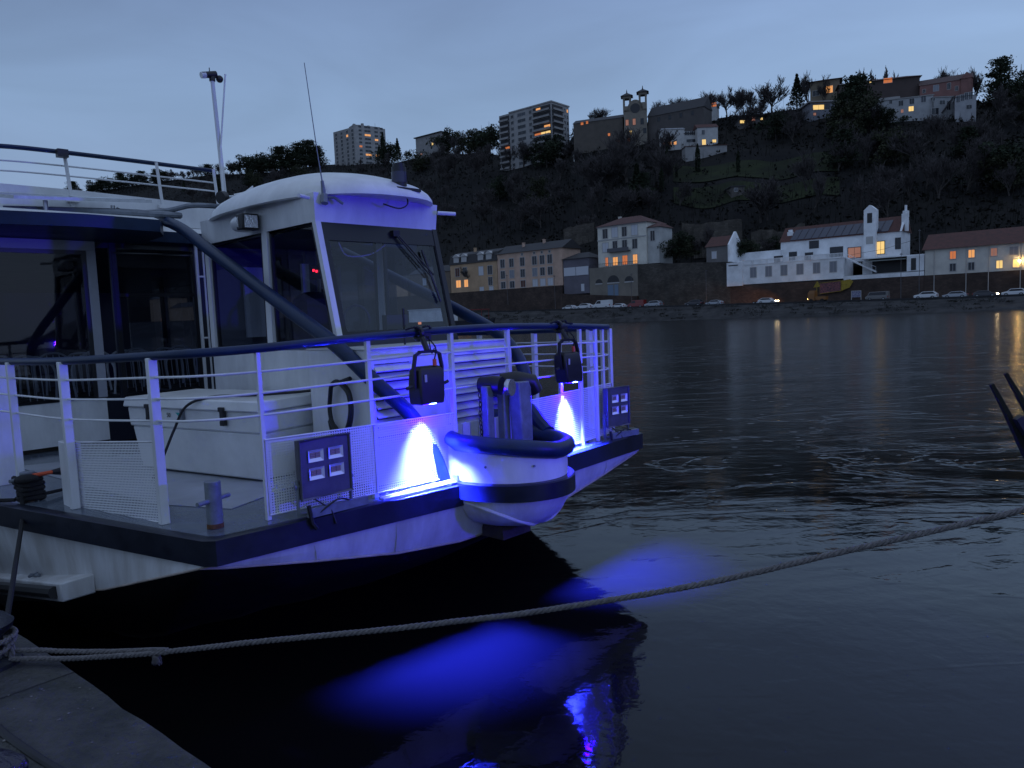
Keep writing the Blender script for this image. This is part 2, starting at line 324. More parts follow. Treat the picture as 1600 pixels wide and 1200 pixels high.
# window pillars, front glass leaning aft at the top
def leaning(p0, p1, w, d): 
    (x0, y0, z0), (x1, y1, z1) = p0, p1
    return B().hexa([(x0-w/2,y0-d/2,z0),(x0+w/2,y0-d/2,z0),(x0+w/2,y0+d/2,z0),(x0-w/2,y0+d/2,z0)], [(x1-w/2,y1-d/2,z1),(x1+w/2,y1-d/2,z1),(x1+w/2,y1+d/2,z1),(x1-w/2,y1+d/2,z1)])
for sx in (-1, 1):
    leaning((sx*(wx-.012),-.955,2.19), (sx*(wx-.012),-1.19,3.22), .05, .05).build('pillar', WHITE if sx < 0 else DARKSEAL, wh)
    leaning((sx*(wx-.01),-2.0,2.19), (sx*(wx-.01),-1.98,3.22), .045, .09).build('pillar', WHITE, wh)
    leaning((sx*(wx-.01),-3.1,2.19), (sx*(wx-.01),-3.1,3.22), .045, .08).build('pillar', WHITE, wh)
    for (a, b, c, d) in ((-1.93, -1.21, -1.0, 0), (-3.05, -2.03, -2.05, 0)):
        mb = B(); x = sx*(wx-.02); mb.quad((x,a,2.20), (x,c,2.20), (x,b,3.22), (x,a,3.22)); g = mb.build('side_window', GLASSD if sx < 0 else GLASSW, wh, smooth=False)
        fb = B(); fb.tube([(x,a+.02,2.22), (x,c-.03,2.22), (x,b-.03,3.2), (x,a+.02,3.2)], .022, 4, closed=True, rot=.78); fb.build('window_seal', DARKSEAL, g)
def wsy(z): return -.955+(z-2.19)*(-.235/1.03)
mb = B(); mb.prism([(-wx,-1.13),(wx,-1.13),(wx,-.945),(-wx,-.945)], 2.14, 2.19); mb.build('window_ledge', DARKSEAL, wh)
x0, x1 = -wx+.075, wx-.035
mb = B(); mb.quad((x0,wsy(2.33)+.01,2.33), (x1,wsy(2.33)+.01,2.33), (x1,wsy(3.1)+.01,3.1), (x0,wsy(3.1)+.01,3.1)); ws = mb.build('windscreen', GLASSW, wh, smooth=False)
mb = B()
def strip(xa, za, xb, zb, xc, zc, xd, zd_): mb.hexa([(xa,wsy(za),za),(xb,wsy(zb),zb),(xc,wsy(zc),zc),(xd,wsy(zd_),zd_)], [(xa,wsy(za)+.02,za),(xb,wsy(zb)+.02,zb),(xc,wsy(zc)+.02,zc),(xd,wsy(zd_)+.02,zd_)])
strip(-wx+.02,2.19, wx-.01,2.19, wx-.01,2.335, -wx+.02,2.335); strip(-wx+.02,3.07, wx-.01,3.07, wx-.01,3.215, -wx+.02,3.215)
strip(-wx+.02,2.335, -wx+.085,2.335, -wx+.085,3.07, -wx+.02,3.07); strip(wx-.045,2.335, wx-.01,2.335, wx-.01,3.07, wx-.045,3.07)
mb.build('windscreen_frame', DARKSEAL, ws, smooth=False)
def on(x, z, o=.04): return (x, wsy(z)+o, z)
mb = B(); mb.tube([on(.12,3.16,.05), on(.44,2.78,.05)], .007, 6); mb.tube([on(.14,3.16,.05), on(.47,2.80,.05)], .007, 6); mb.tube([on(.40,3.02,.035), on(.44,2.8,.045), on(.50,2.56,.035)], .011, 6); mb.box(.10,.17,wsy(3.16)+.01,wsy(3.16)+.06,3.13,3.18)
mb.build('wiper', BLACKP, wh)
B().cyl((-.25,-.60,2.2),(-.25,-.60,2.50), .009, n=8).build('jack_staff', BLACKP, boat)
# wheelhouse interior
B().box(-wx+.05, -.05, wb, wb+.05, 2.195, 3.21).build('back_wall', mat('grey blue panelling', (.10,.11,.14), .5, var=.1), wh)
B().box(.45, wx-.05, wb, wb+.05, 2.195, 3.21).build('back_wall', MATS['grey blue panelling'], wh)
B().box(-wx+.06, wx-.06, wb, -1.25, 3.19, 3.21).build('ceiling', DARKIN, wh)
mb = B(); mb.tube([(.14*math.cos(q)-.02,-1.56,2.42+.14*math.sin(q)) for q in [2*math.pi*i/16 for i in range(16)]], .012, 6, closed=True); mb.box(-.5,.5,-1.5,-1.16,2.19,2.30); mb.box(.18,.42,-1.45,-1.38,2.30,2.46); mb.box(-.18,.18,-2.45,-2.1,2.19,2.62); mb.ball((0,-2.28,2.62), .2, .17, .1); con = mb.build('helm_console', DARKIN, wh)
mb = B(); mb.box(-.03,.04,-3.07,-3.03,2.19,3.05); mb.box(.36,.44,-3.07,-3.03,2.19,3.05); mb.box(-.30,-.04,-3.07,-3.04,2.3,3.0); mb.tube(spline([(-.2,-1.5,3.1),(-.05,-1.6,3.0),(.2,-1.6,3.02),(.3,-1.5,3.1)],4), .006, 6); mb.build('door_frame', WHITE, wh)
mb = B(); mb.box(-.47,-.45,-1.56,-1.38,2.78,2.90); dsp = mb.build('gauge_display', BLACKP, wh)
RED = mat('red digits', (.2,0,0), .5, emis=(1,.02,.05), es=5)
mb = B(); mb.box(-.476,-.472,-1.50,-1.475,2.845,2.865); mb.box(-.476,-.472,-1.455,-1.43,2.835,2.855); mb.build('digit_row', RED, dsp)
mb = B(); mb.box(.39,.412,-1.2,-1.18,2.365,2.387); mb.build('indicator_lamp', mat('small amber lamp', (.5,.2,.1), .5, emis=(1,.35,.15), es=.6), wh)
# roof furniture
mb = B(); mb.cyl((-.56,-1.13,3.40),(-.57,-1.13,3.53), .02, .013); mb.tube([(-.57,-1.13,3.53),(-.585,-1.15,3.75),(-.62,-1.2,4.44)], [.006,.004,.003], 6); mb.tube([(-.56,-1.12,3.40),(-.50,-1.08,3.40),(-.44,-1.05,3.35)], .013, 6); mb.tube([(-.56,-1.12,3.42),(-.58,-1.10,3.35)], .03, 6); mb.build('whip_antenna', GREYM, wh)
mb = B(); mb.cyl((.10,-1.0,3.51),(.10,-1.0,3.69), .062, n=16); mb.cyl((.10,-1.0,3.69),(.10,-1.0,3.72), .05, n=16); nl = mb.build('navigation_light', BLACKP, wh)
mb = B(); mb.cyl((.10,-1.0,3.56),(.10,-1.0,3.65), .065, n=16); mb.build('lens', mat('smoked lens', (.03,.03,.06), .12), nl)
mb = B(); mb.box(.0,.25,-1.1,-.90,3.485,3.51); mb.tube(spline([(.12,-.95,3.47),(.12,-.93,3.38),(.04,-.95,3.34),(-.06,-1.03,3.38)],5), .006, 5); mb.build('bracket', BLACKP, nl)
mb = B(); mb.tube([(.60,-1.10,3.36),(.76,-1.04,3.355)], .018, 8); mb.tube([(-.66,-1.2,3.40),(-.78,-1.14,3.40)], .016, 8); mb.build('drain_pipe', WHITE, wh)
mb = B(); mb.tube([(-.75,-2.22,3.30),(-.75,-2.06,3.30)], [.062,.085], 16); mb.tube([(-.70,-2.16,3.35),(-.69,-2.16,3.42)], .015, 8); sl = mb.build('search_light', WHITE, wh)
mb = B(); mb.box(-.82,-.66,-2.10,-1.99,3.235,3.37); mb.build('housing', BLACKP, sl, bevel=.01)
mb = B(); mb.box(-.80,-.68,-1.993,-1.985,3.25,3.355); mb.build('reflector', mat('mirror reflector', (.8,.8,.85), .12, metal=1, bump=.6, bscale=60), sl)
# ---- saloon
sf = -4.6
mb = B(); mb.box(-2.29,-1.17,sf,sf+.05,zd+.05,1.71); mb.box(-2.9,-2.3,sf+.005,sf+.045,zd,3.40)
sal = mb.build('saloon_front', WHITE, boat)
mb = B()
mb.box(-2.9,-2.82,-15,sf-.01,zd,1.9); mb.box(2.82,2.9,-15,sf-.01,zd,1.9); mb.box(-2.82,2.82,-15,-14.9,zd,3.4); mb.box(-1.165,2.9,sf,sf+.05,zd+.02,1.70)
for y in (-6.5,-8.6,-10.7,-12.8): mb.box(2.80,2.87,y-.12,y+.12,1.9,3.4); mb.box(-2.87,-2.80,y-.1,y+.1,1.9,3.4)
mb.box(-1.02,-.95,sf+.01,sf+.05,1.70,3.40); mb.box(-2.3,.9,sf+.012,sf+.04,3.30,3.42); mb.box(-.12,.05,sf+.011,sf+.04,1.7,3.4)
mb.build('saloon_wall', mat('dark navy wall', (.006,.008,.02), .35), boat)
B().box(-2.86,2.86,-14.9,sf-.05,zd+.001,zd+.03).build('saloon_floor', mat('dark brown floor', (.05,.035,.025), .35), boat)
# sliding door with a white frame
mb = B(); z0, z1 = 1.725, 3.36
mb.box(-2.25,-1.17,sf+.055,sf+.10,z1-.10,z1); mb.box(-1.26,-1.17,sf+.055,sf+.10,z0,z1-.10); mb.box(-2.25,-2.17,sf+.055,sf+.10,z0,z1-.1)
dr = mb.build('saloon_door', mat('lilac grey frame', (.34,.35,.40), .4, var=.06), boat, bevel=.004)
mb = B(); mb.box(-2.17,-1.26,sf+.06,sf+.09,z1-.14,z1-.10); mb.box(-1.30,-1.26,sf+.06,sf+.09,z0,z1-.14); mb.build('door_seal', DARKSEAL, dr)
mb = B(); mb.quad((-2.17,sf+.075,z0),(-1.3,sf+.075,z0),(-1.3,sf+.075,z1-.14),(-2.17,sf+.075,z1-.14)); mb.build('pane', GLASSD, dr, smooth=False)
mb = B(); mb.quad((-1.0,sf+.03,1.70),(-.1,sf+.03,1.70),(-.1,sf+.03,3.3),(-1.0,sf+.03,3.3)); g = mb.build('front_window', GLASSD, boat, smooth=False)
mb = B(); mb.tube([(-.98,sf+.035,1.72),(-.13,sf+.035,1.72),(-.13,sf+.035,3.25),(-.98,sf+.035,3.25)], .03, 4, closed=True, rot=.78); mb.tube([(-.98,sf+.035,2.8),(-.13,sf+.035,2.8)], .025, 4, rot=.78); mb.build('window_frame', DARKSEAL, g)
mb = B(); mb.quad((.05,sf+.03,1.72),(2.8,sf+.03,1.72),(2.8,sf+.03,3.3),(.05,sf+.03,3.3)); mb.build('front_window', GLASSD, boat, smooth=False)
for sx in (-1, 1):
    mb = B(); mb.quad((sx*2.84,-14.9,1.9),(sx*2.84,sf,1.9),(sx*2.84,sf,3.35),(sx*2.84,-14.9,3.35)); mb.build('saloon_side_window', GLASSD, boat, smooth=False)
mb = B()
mb.tube([(-.13,sf+.15,zd),(-.13,sf+.15,3.36)], .02, 8); mb.tube([(-.05,sf+.15,zd),(-.05,sf+.15,3.3)], .012, 8)
for z in (1.6, 2.3, 3.0): mb.tube([(-.13,sf+.15,z),(-.05,sf+.15,z)], .012, 6)
mb.build('stanchion', WHITE, boat)
# roof with navy fascia
RF = [(-3.05,-15), (-3.05,-4.5), (-2.7,-3.95), (-2.2,-3.62), (-1.5,-3.56), (-.86,-3.58), (-.70,-3.9), (-.66,-4.4), (.66,-4.4), (.70,-3.9), (.86,-3.58), (1.5,-3.56), (2.2,-3.62), (2.7,-3.95), (3.05,-4.5), (3.05,-15)]
mb = B(); mb.loft([[(x, y, 3.385-.012*abs(x+1.6)) for x, y in RF], [(x*1.005, y+.012, 3.50-.012*abs(x+1.6)) for x, y in RF]]); mb.build('roof_fascia', NAVY, boat)
mb = B(); mb.loft([[(x*.998, y-.004, 3.502-.012*abs(x+1.6)) for x, y in RF], [(x*.96, min(y-.12, -3.8), 3.545) for x, y in RF], [(x*.86, min(y-.45, -4.3), 3.60) for x, y in RF]]); mb.build('saloon_roof', WHITE, boat)
# raised coaming and sundeck rail
CO = [(-3.0,-12), (-2.9,-6.2), (-2.5,-5.2), (-1.9,-4.82), (-1.2,-4.72), (0,-4.70), (1.2,-4.72), (1.9,-4.82), (2.5,-5.2), (2.9,-6.2), (3.0,-12)]
cz = lambda x: 3.93-.04*(x+2.2)*.9
mb = B(); mb.loft([[(x, y, 3.58) for x, y in CO], [(x, y, 3.93-.03*max(0,x+1.9)) for x, y in CO], [(x, y-.06, 3.93-.03*max(0,x+1.9)) for x, y in CO], [(x, y-.06, 3.58) for x, y in CO]], closed=False); mb.build('sundeck_coaming', WHITE, boat)
def sdr(z, r, m, name): B().tube(spline([(x, y-.03, z-.01*max(0,x+1.9)) for x, y in CO[1:6]+[(.3,-4.7)]], 5), r, 8).build(name, m, boat)
sdr(4.30, .024, NAVY, 'sundeck_handrail'); sdr(4.16, .009, WHITE, 'sundeck_rail_bar'); sdr(4.06, .009, WHITE, 'sundeck_rail_bar')
for x, y in ((-1.30,-4.73), (-.38,-4.70), (.28,-4.70), (-2.45,-5.2)):
    mb = B(); mb.tube([(x+.03,y,3.72),(x-.01,y,4.29)], .018, 8); mb.box(x-.03,x+.08,y+.0,y+.05,3.78,3.82); mb.build('sundeck_post', WHITE, boat)
mb = B(); mb.box(-1.40,-1.30,-4.70,-4.62,4.22,4.30); mb.build('rail_clamp', BLACKP, boat)
mb = B(); mb.hexa([(-2.35,-4.55,3.75),(-1.98,-4.0,3.66),(-.75,-4.0,3.72),(-.95,-4.55,3.79)], [(-2.35,-4.55,3.775),(-1.98,-4.0,3.69),(-.75,-4.0,3.75),(-.95,-4.55,3.815)])
for x in (-1.7,-1.1): mb.cyl((x,-4.1,3.52),(x,-4.1,3.68), .02, n=6)
sp = mb.build('solar_panel', ALU, boat)
mb = B(); mb.hexa([(-2.28,-4.52,3.778),(-1.95,-4.03,3.695),(-.81,-4.03,3.753),(-.99,-4.52,3.816)], [(-2.28,-4.52,3.78),(-1.95,-4.03,3.697),(-.81,-4.03,3.755),(-.99,-4.52,3.819)]); mb.build('cell_face', mat('panel cells', (.02,.03,.08), .12), sp)
mb = B(); mb.tube(spline([(-1.05,-4.35,3.62),(-.6,-4.1,3.66),(-.36,-3.95,3.72),(.0,-4.0,3.74)],5), .028, 8); mb.tube(spline([(-2.0,-4.3,3.60),(-1.1,-4.05,3.61),(-.72,-3.95,3.60),(-.45,-4.05,3.62)],5), .035, 8); mb.build('roof_pipe', GREYM, boat)
# mast with security camera, second pole, horn
mb = B(); mb.cyl((.10,-4.1,3.62),(.045,-4.1,5.14), .026, .022); ma = mb.build('mast', WHITE, boat)
mb = B(); mb.tube([(-.07,-4.1,5.165),(.09,-4.1,5.20)], [.033,.040], 12); mb.cyl((.045,-4.1,5.12),(.045,-4.1,5.17), .032, n=10); mb.ball((.13,-4.1,5.16), .04); mb.cyl((.02,-4.1,5.2),(.02,-4.1,5.26),.005,n=6); mb.build('security_camera', BLACKP, ma)
mb = B(); mb.tube([(-.078,-4.1,5.16),(-.03,-4.1,5.172)], [.034,.036], 12); mb.build('camera_hood', WHITE, ma)
mb = B(); mb.tube([(.02,-4.0,3.66),(.06,-4.05,4.4),(.20,-4.1,5.22)], .010, 8); mb.ball((.20,-4.1,5.22), .012); mb.build('flag_staff', WHITE, boat)
mb = B(); mb.tube([(.10,-3.9,3.86),(.20,-3.85,3.88),(.28,-3.8,3.88)], [.015,.02,.09], 14); mb.tube([(.0,-3.95,3.84),(.12,-3.9,3.85)], .014, 8); mb.build('loud_hailer', WHITE, boat)
mb = B(); mb.tube([(-.06,-3.9,3.82),(.0,-3.92,3.83)], .07, 14); mb.tube(spline([(-.1,-3.8,3.62),(-.14,-3.75,3.70),(-.05,-3.7,3.74),(.0,-3.75,3.64),(-.1,-3.72,3.58)],5), .008, 5); mb.build('siren', BLACKP, boat)
mb = B(); mb.tube([(-.98,-4.42,3.60),(-.93,-4.40,3.70)], .03, 10); mb.build('deck_light', ALU, boat)
class DavitFrame:
    def w(s, x, y, z): return BF.w(x+.10, y, zd+(z-zd)*.955)
DV = DavitFrame()
# ---- bow roller / davit with chain
mb = MB(DV)
for x in (-.19, -.02): mb.box(x-.035, x+.035, .10, .17, zd, 1.93)
mb.hexa([(.02,.18,zd),(.12,.18,zd),(.12,.30,zd),(.02,.30,zd)], [(-.02,.18,1.95),(.12,.18,1.95),(.12,.30,1.95),(-.02,.30,1.95)])
dv = mb.build('anchor_davit', GREYM, boat, bevel=.01)
mb = MB(DV); mb.tube([(-.15,.03,1.93),(-.12,.14,1.93),(-.10,.20,1.925)], [.062,.072,.068], 16); mb.tube([(.0,.10,1.95),(.06,.2,1.955),(.16,.26,1.93),(.2,.27,1.85)], [.058,.070,.068,.058], 14); mb.build('roller_cover', BLACKP, dv)
mb = MB(DV); mb.tube([(-.14,.30,1.92),(-.13,.335,1.92)], .062, 18); mb.tube([(.17,.05,1.95),(.28,.02,1.95)], .03, 10); mb.build('roller', mat('polished steel', (.6,.6,.65), .15, metal=.9, bump=.3, bscale=30), dv)
mb = MB(DV)
for i in range(16):
    z = 1.86-i*.036; c = (-.235+.004*math.sin(i), .10, z); q = (i % 2)
    pts = [(c[0]+(.011*math.cos(a) if q else 0), c[1]+(0 if q else .011*math.cos(a)), c[2]+.022*math.sin(a)) for a in [2*math.pi*k/8 for k in range(8)]]
    mb.tube(pts, .0045, 5, closed=True)
mb.build('chain', mat('dark chain', (.05,.045,.04), .5, metal=.6), dv)
mb = MB(DV); mb.tube(spline([(-.36,-.2,1.58),(-.28,-.18,1.62),(-.18,-.2,1.61),(-.1,-.2,1.58)],5), .008, 6); mb.box(.10,.26,-.15,.02,zd,1.34); mb.build('winch', GREYM, dv)
# ---- bollards
for bx, by, zt in ((-2.02,-.27,1.50), (-2.52,-2.15,1.43)):
    mb = B(); mb.cyl((bx,by,zd),(bx,by,zt), .047, n=18); bo_ = mb.build('bollard', GREYM, boat, bevel=.004)
    mb = B(); mb.cyl((bx-.12,by+.05,zd+.17),(bx+.12,by-.05,zd+.17), .014, n=10); mb.build('cross_pin', GREYM, bo_)
    mb = B(); mb.cyl((bx,by,zd+.002),(bx,by,zd+.03), .0485, n=18); mb.build('rust_ring', RUST, bo_)
# boarding step fender on the hull side
mb = B(); mb.hexa([(-2.72,-3.6,.28),(-2.60,-1.28,.69),(-2.42,-1.2,.72),(-2.48,-3.6,.38)], [(-2.72,-3.6,.42),(-2.60,-1.3,.81),(-2.42,-1.2,.85),(-2.48,-3.6,.57)])
st = mb.build('side_sponson', HULLW, boat, bevel=.01)
mb = B(); mb.tube([(-2.735,-3.6,.34),(-2.67,-2.4,.56),(-2.615,-1.36,.745)], .04, 8); mb.build('rubber_strip', RUBBER, st)
mb = B(); mb.tube([(-2.58,-2.05,.705),(-2.57,-1.88,.735)], .012, 6); mb.tube([(-2.62,-1.94,.725),(-2.53,-1.98,.73)], .010, 6); mb.build('cleat', GREYM, st)
mb = B(); mb.box(-.02,.05,sf+.06,sf+.14,2.12,2.24); mb.box(.06,.11,-3.22,-3.16,2.3,2.42); mb.build('junction_box', BLACKP, boat)
# saloon chairs seen through the glass
def cafe_chair():
    t = thing('saloon_chair', 'wire backed chair among the rows inside the dark saloon', 'chair', BF.w(0,0,zd+.03), 'chairs inside the boat saloon')
    mb = B(); mb.tube(spline([(-.2,-.2,zd+.45),(-.22,-.22,zd+.78),(-.12,-.25,zd+.92),(0,-.26,zd+.95),(.12,-.25,zd+.92),(.22,-.22,zd+.78),(.2,-.2,zd+.45)],4), .014, 6)
    for x in (-.07,0,.07): mb.tube([(x,-.2,zd+.45),(x,-.24,zd+.93)], .006, 5)
    mb.build('backrest', mat('pale chair wire', (.75,.76,.78), .4), t)
    mb = B(); mb.box(-.21,.21,-.2,.2,zd+.43,zd+.46); mb.build('seat', DARKIN, t, bevel=.01)
    for x in (-.19,.19):
        for y in (-.18,.18): mb = B(); mb.cyl((x,y,zd+.031),(x,y,zd+.43), .011, n=6); mb.build('leg', ALU, t)
    return t
def dup(root, loc, rz, label=None, group=None):
    r = root.copy(); col.objects.link(r); r.location = loc; r.rotation_euler = (0, 0, rz)
    if label: r['label'] = label
    if group: r['group'] = group
    for ch in list(root.children):
        c = ch.copy(); col.objects.link(c); c.parent = r
        for g in list(ch.children): d = g.copy(); col.objects.link(d); d.parent = c
    return r
ch0 = cafe_chair(); k = 0
for j in range(3):
    for i in range(6):
        x = -2.1+i*.55+.1*(j % 2); y = sf-.7-j*.75
        p = BF.w(x, y, zd+.03)
        if k == 0: ch0.location = p
        else: dup(ch0, p, .15*math.sin(k*2.1))
        k += 1
# ================================================================== THINGS CARRIED ON THE BOAT
ca = math.atan2(-1.66, -.37)
class Sub:      # a frame nested in the boat frame
    def __init__(s, o, u, v): s.o, s.u, s.v = Vector(o), Vector(u).normalized(), Vector(v).normalized()
    def w(s, x, y, z): q = s.o+s.u*x+s.v*y; return BF.w(q.x, q.y, z)
CF = Sub((-1.235,-1.13), (-.36,-1.66), (.977,-.212))   # x along the long face towards the saloon, y towards mid-boat
cx_ = thing('storage_chest', 'large white plastic storage chest with black latches on the foredeck', 'storage chest', CF.w(.7,.3,zd))
mb = MB(CF); f0, f1 = .05, 1.62
mb.hexa([(f0,.03,zd+.02),(f1-.05,.03,zd+.02),(f1-.05,.60,zd+.02),(f0,.60,zd+.02)], [(.0,.0,1.60),(f1,.0,1.60),(f1,.64,1.60),(.0,.64,1.60)])
mb.hexa([(-.012,-.014,1.60),(f1+.012,-.014,1.60),(f1+.012,.65,1.60),(-.012,.65,1.60)], [(-.02,-.022,1.765),(f1+.02,-.022,1.765),(f1+.02,.66,1.765),(-.02,.66,1.765)])
mb.build('body', CHESTM, cx_, bevel=.015)
mb = MB(CF); mb.hexa([(-.045,-.05,1.768),(f1+.045,-.05,1.768),(f1+.045,.69,1.768),(-.045,.69,1.768)], [(-.03,-.035,1.85),(f1+.03,-.035,1.85),(f1+.03,.675,1.85),(-.03,.675,1.85)]); ld = mb.build('lid', CHESTM, cx_, bevel=.012)
for u in (.36, 1.30):
    mb = MB(CF); mb.box(u-.018,u+.018,-.068,-.03,1.66,1.79); mb.box(u-.028,u+.028,-.073,-.05,1.765,1.80); mb.box(u-.024,u+.024,-.066,-.03,1.655,1.69); mb.build('latch', BLACKP, cx_, bevel=.004)
mb = MB(CF); mb.box(.86,.89,-.05,-.022,1.68,1.765); mb.build('hinge_stay', GREYM, cx_)
mb = MB(CF); mb.add([(.98,-.0245,1.735),(.90,-.0245,1.735),(.92,-.0245,1.69)], [(0,1,2)]); mb.build('sticker', mat('turquoise sticker', (.02,.35,.33), .5), cx_)
def text_mesh(s, size, o, u, v, m, name, parent, ext=.0005):
    cu = bpy.data.curves.new(name, 'FONT'); cu.body = s; cu.size = size; cu.extrude = ext; cu.align_x = 'CENTER'; cu.align_y = 'CENTER'
    to = bpy.data.objects.new('tmp_text', cu); col.objects.link(to); dg = bpy.context.evaluated_depsgraph_get(); dg.update()
    me = bpy.data.meshes.new_from_object(to.evaluated_get(dg)); bpy.data.objects.remove(to)
    u = Vector(u).normalized(); v = Vector(v).normalized(); w = u.cross(v); po = Vector(parent['_o'])
    for q in me.vertices: q.co = Vector(o)+u*q.co.x+v*q.co.y+w*q.co.z-po
    me.materials.clear(); me.materials.append(m); ob = bpy.data.objects.new(name, me); col.objects.link(ob); ob.parent = parent; ob['_o'] = tuple(po); return ob
p = CF.w(1.07,-.026,1.71); uu = CF.w(0,-.026,1.71)-CF.w(1,-.026,1.71)
text_mesh('50', .05, p, uu, (0,0,1), BLACKP, 'number', cx_)
# black cable running over the chest
tag(MB(CF).tube(spline([(.93,-.30,1.24),(.90,-.22,1.4),(.84,-.14,1.62),(.74,-.09,1.80),(.55,-.0,1.868),(.30,.2,1.866),(.10,.45,1.866),(-.02,.58,1.866),(-.08,.62,1.80)],7), .011, 8).build('black_cable', BLACKP), 'black cable lying across the lid of the white chest', 'cable')
HQ = [(-.76+.002*i, -.62+.12*math.sin(6.3*i/12), 1.80+.19*math.cos(6.3*i/12)) for i in range(25)]
tag(B().tube(spline([(-.835,-.52,2.0)]+[(-.84-.012*(i//12), -.66+(.15+.01*math.sin(i))*math.sin(-.6+2*math.pi*i/12), 1.78+(.19+.01*math.cos(i*2))*math.cos(-.6+2*math.pi*i/12)) for i in range(22)]+[(-.85,-.72,1.45)],5), .017, 8).build('coiled_hose', BLACKP), 'black hose hung in a loop on the white locker side', 'hose')
# ---- LED flood lights on the bow edge
def flood(cx, cy, name, label, w=.36, tw=0.):
    fr = Sub((cx, cy), (1, tw), (-tw, 1)); M_ = lambda: MB(fr)
    t = thing('floodlight', label, 'floodlight', fr.w(0,0,zd), 'square LED floodlights on the bow edge')
    z0, z1 = 1.335, 1.70; h = w/2
    mb = M_(); mb.hexa([(-h,-.05,z0),(h,-.05,z0),(h,.0,z0),(-h,.0,z0)], [(-h,-.05,z1),(h,-.05,z1),(h,.0,z1),(-h,.0,z1)]); mb.tube([(-h,.004,z0),(h,.004,z0),(h,.004,z1),(-h,.004,z1)], .012, 6, closed=True)
    for i in range(9): mb.box(-h+.04+i*(w-.08)/8-.004, -h+.04+i*(w-.08)/8+.004, -.085, -.05, z0+.04, z1-.04)
    mb.build('housing', STAINED, t, bevel=.006)
    gw = w*.30; gh = .075
    for i in range(2):
        for j in range(2):
            x0 = -h+.055+i*(gw+.035); zb = z1-.065-gh-j*(gh+.035)
            mb = M_(); a = [(x0,.012,zb),(x0+gw,.012,zb),(x0+gw,.012,zb+gh),(x0,.012,zb+gh)]; b = [(x0+.018,.002,zb+.022),(x0+gw-.018,.002,zb+.022),(x0+gw-.018,.002,zb+gh-.018),(x0+.018,.002,zb+gh-.018)]
            mb.loft([a, b], cap=False); rf = mb.build('reflector', mat('bright reflector', (.75,.76,.8), .3, metal=.4), t, smooth=False)
            mb = M_()
            for p_ in range(2):
                for q_ in range(3):
                    ww = (gw-.036)/2; hh = (gh-.04)/3; mb.box(x0+.02+p_*ww, x0+.016+(p_+1)*ww, .0022, .005, zb+.024+q_*hh, zb+.020+(q_+1)*hh+.001)
            mb.build('led_chip', mat('led chips off', (.32,.22,.18), .5), rf, smooth=False)
    mb = M_(); mb.box(-h-.016,-h-.006,-.04,-.015,zd+.03,1.46); mb.box(h+.006,h+.016,-.04,-.015,zd+.03,1.46); mb.box(-h-.016,h+.016,-.04,-.015,zd+.02,zd+.032); mb.cyl((-h-.03,-.027,1.42),(-h,-.027,1.42),.014,n=8); mb.cyl((h,-.027,1.42),(h+.03,-.027,1.42),.014,n=8); mb.build('yoke_bracket', GREYM, t)
    mb = M_(); mb.box(-h+.03,h+.10,.0,.035,zd+.008,zd+.062); mb.build('base_rail', GREYM, t)
    mb = M_(); mb.tube(spline([(-.10,-.0,z0),(-.03,.02,z0-.06),(.0,.03,zd+.03),(.02,.05,zd-.06)],5), .006, 6); mb.tube(spline([(-.08,.03,zd+.03),(.03,.05,zd+.09),(.10,.03,zd+.08),(.17,.02,zd+.05)],5), .006, 6); mb.tube([(-.16,.04,zd+.09),(-.145,.045,zd-.02),(-.12,.05,zd-.06)], .013, 6); mb.build('cable', BLACKP, t)
    return t
flood(-1.43, .03, 'a', 'grey square LED floodlight, unlit, on the near bow edge before the wire mesh')
flood(1.80, -.03, 'b', 'grey square LED floodlight, unlit, on the far right corner of the bow', w=.30, tw=.12)
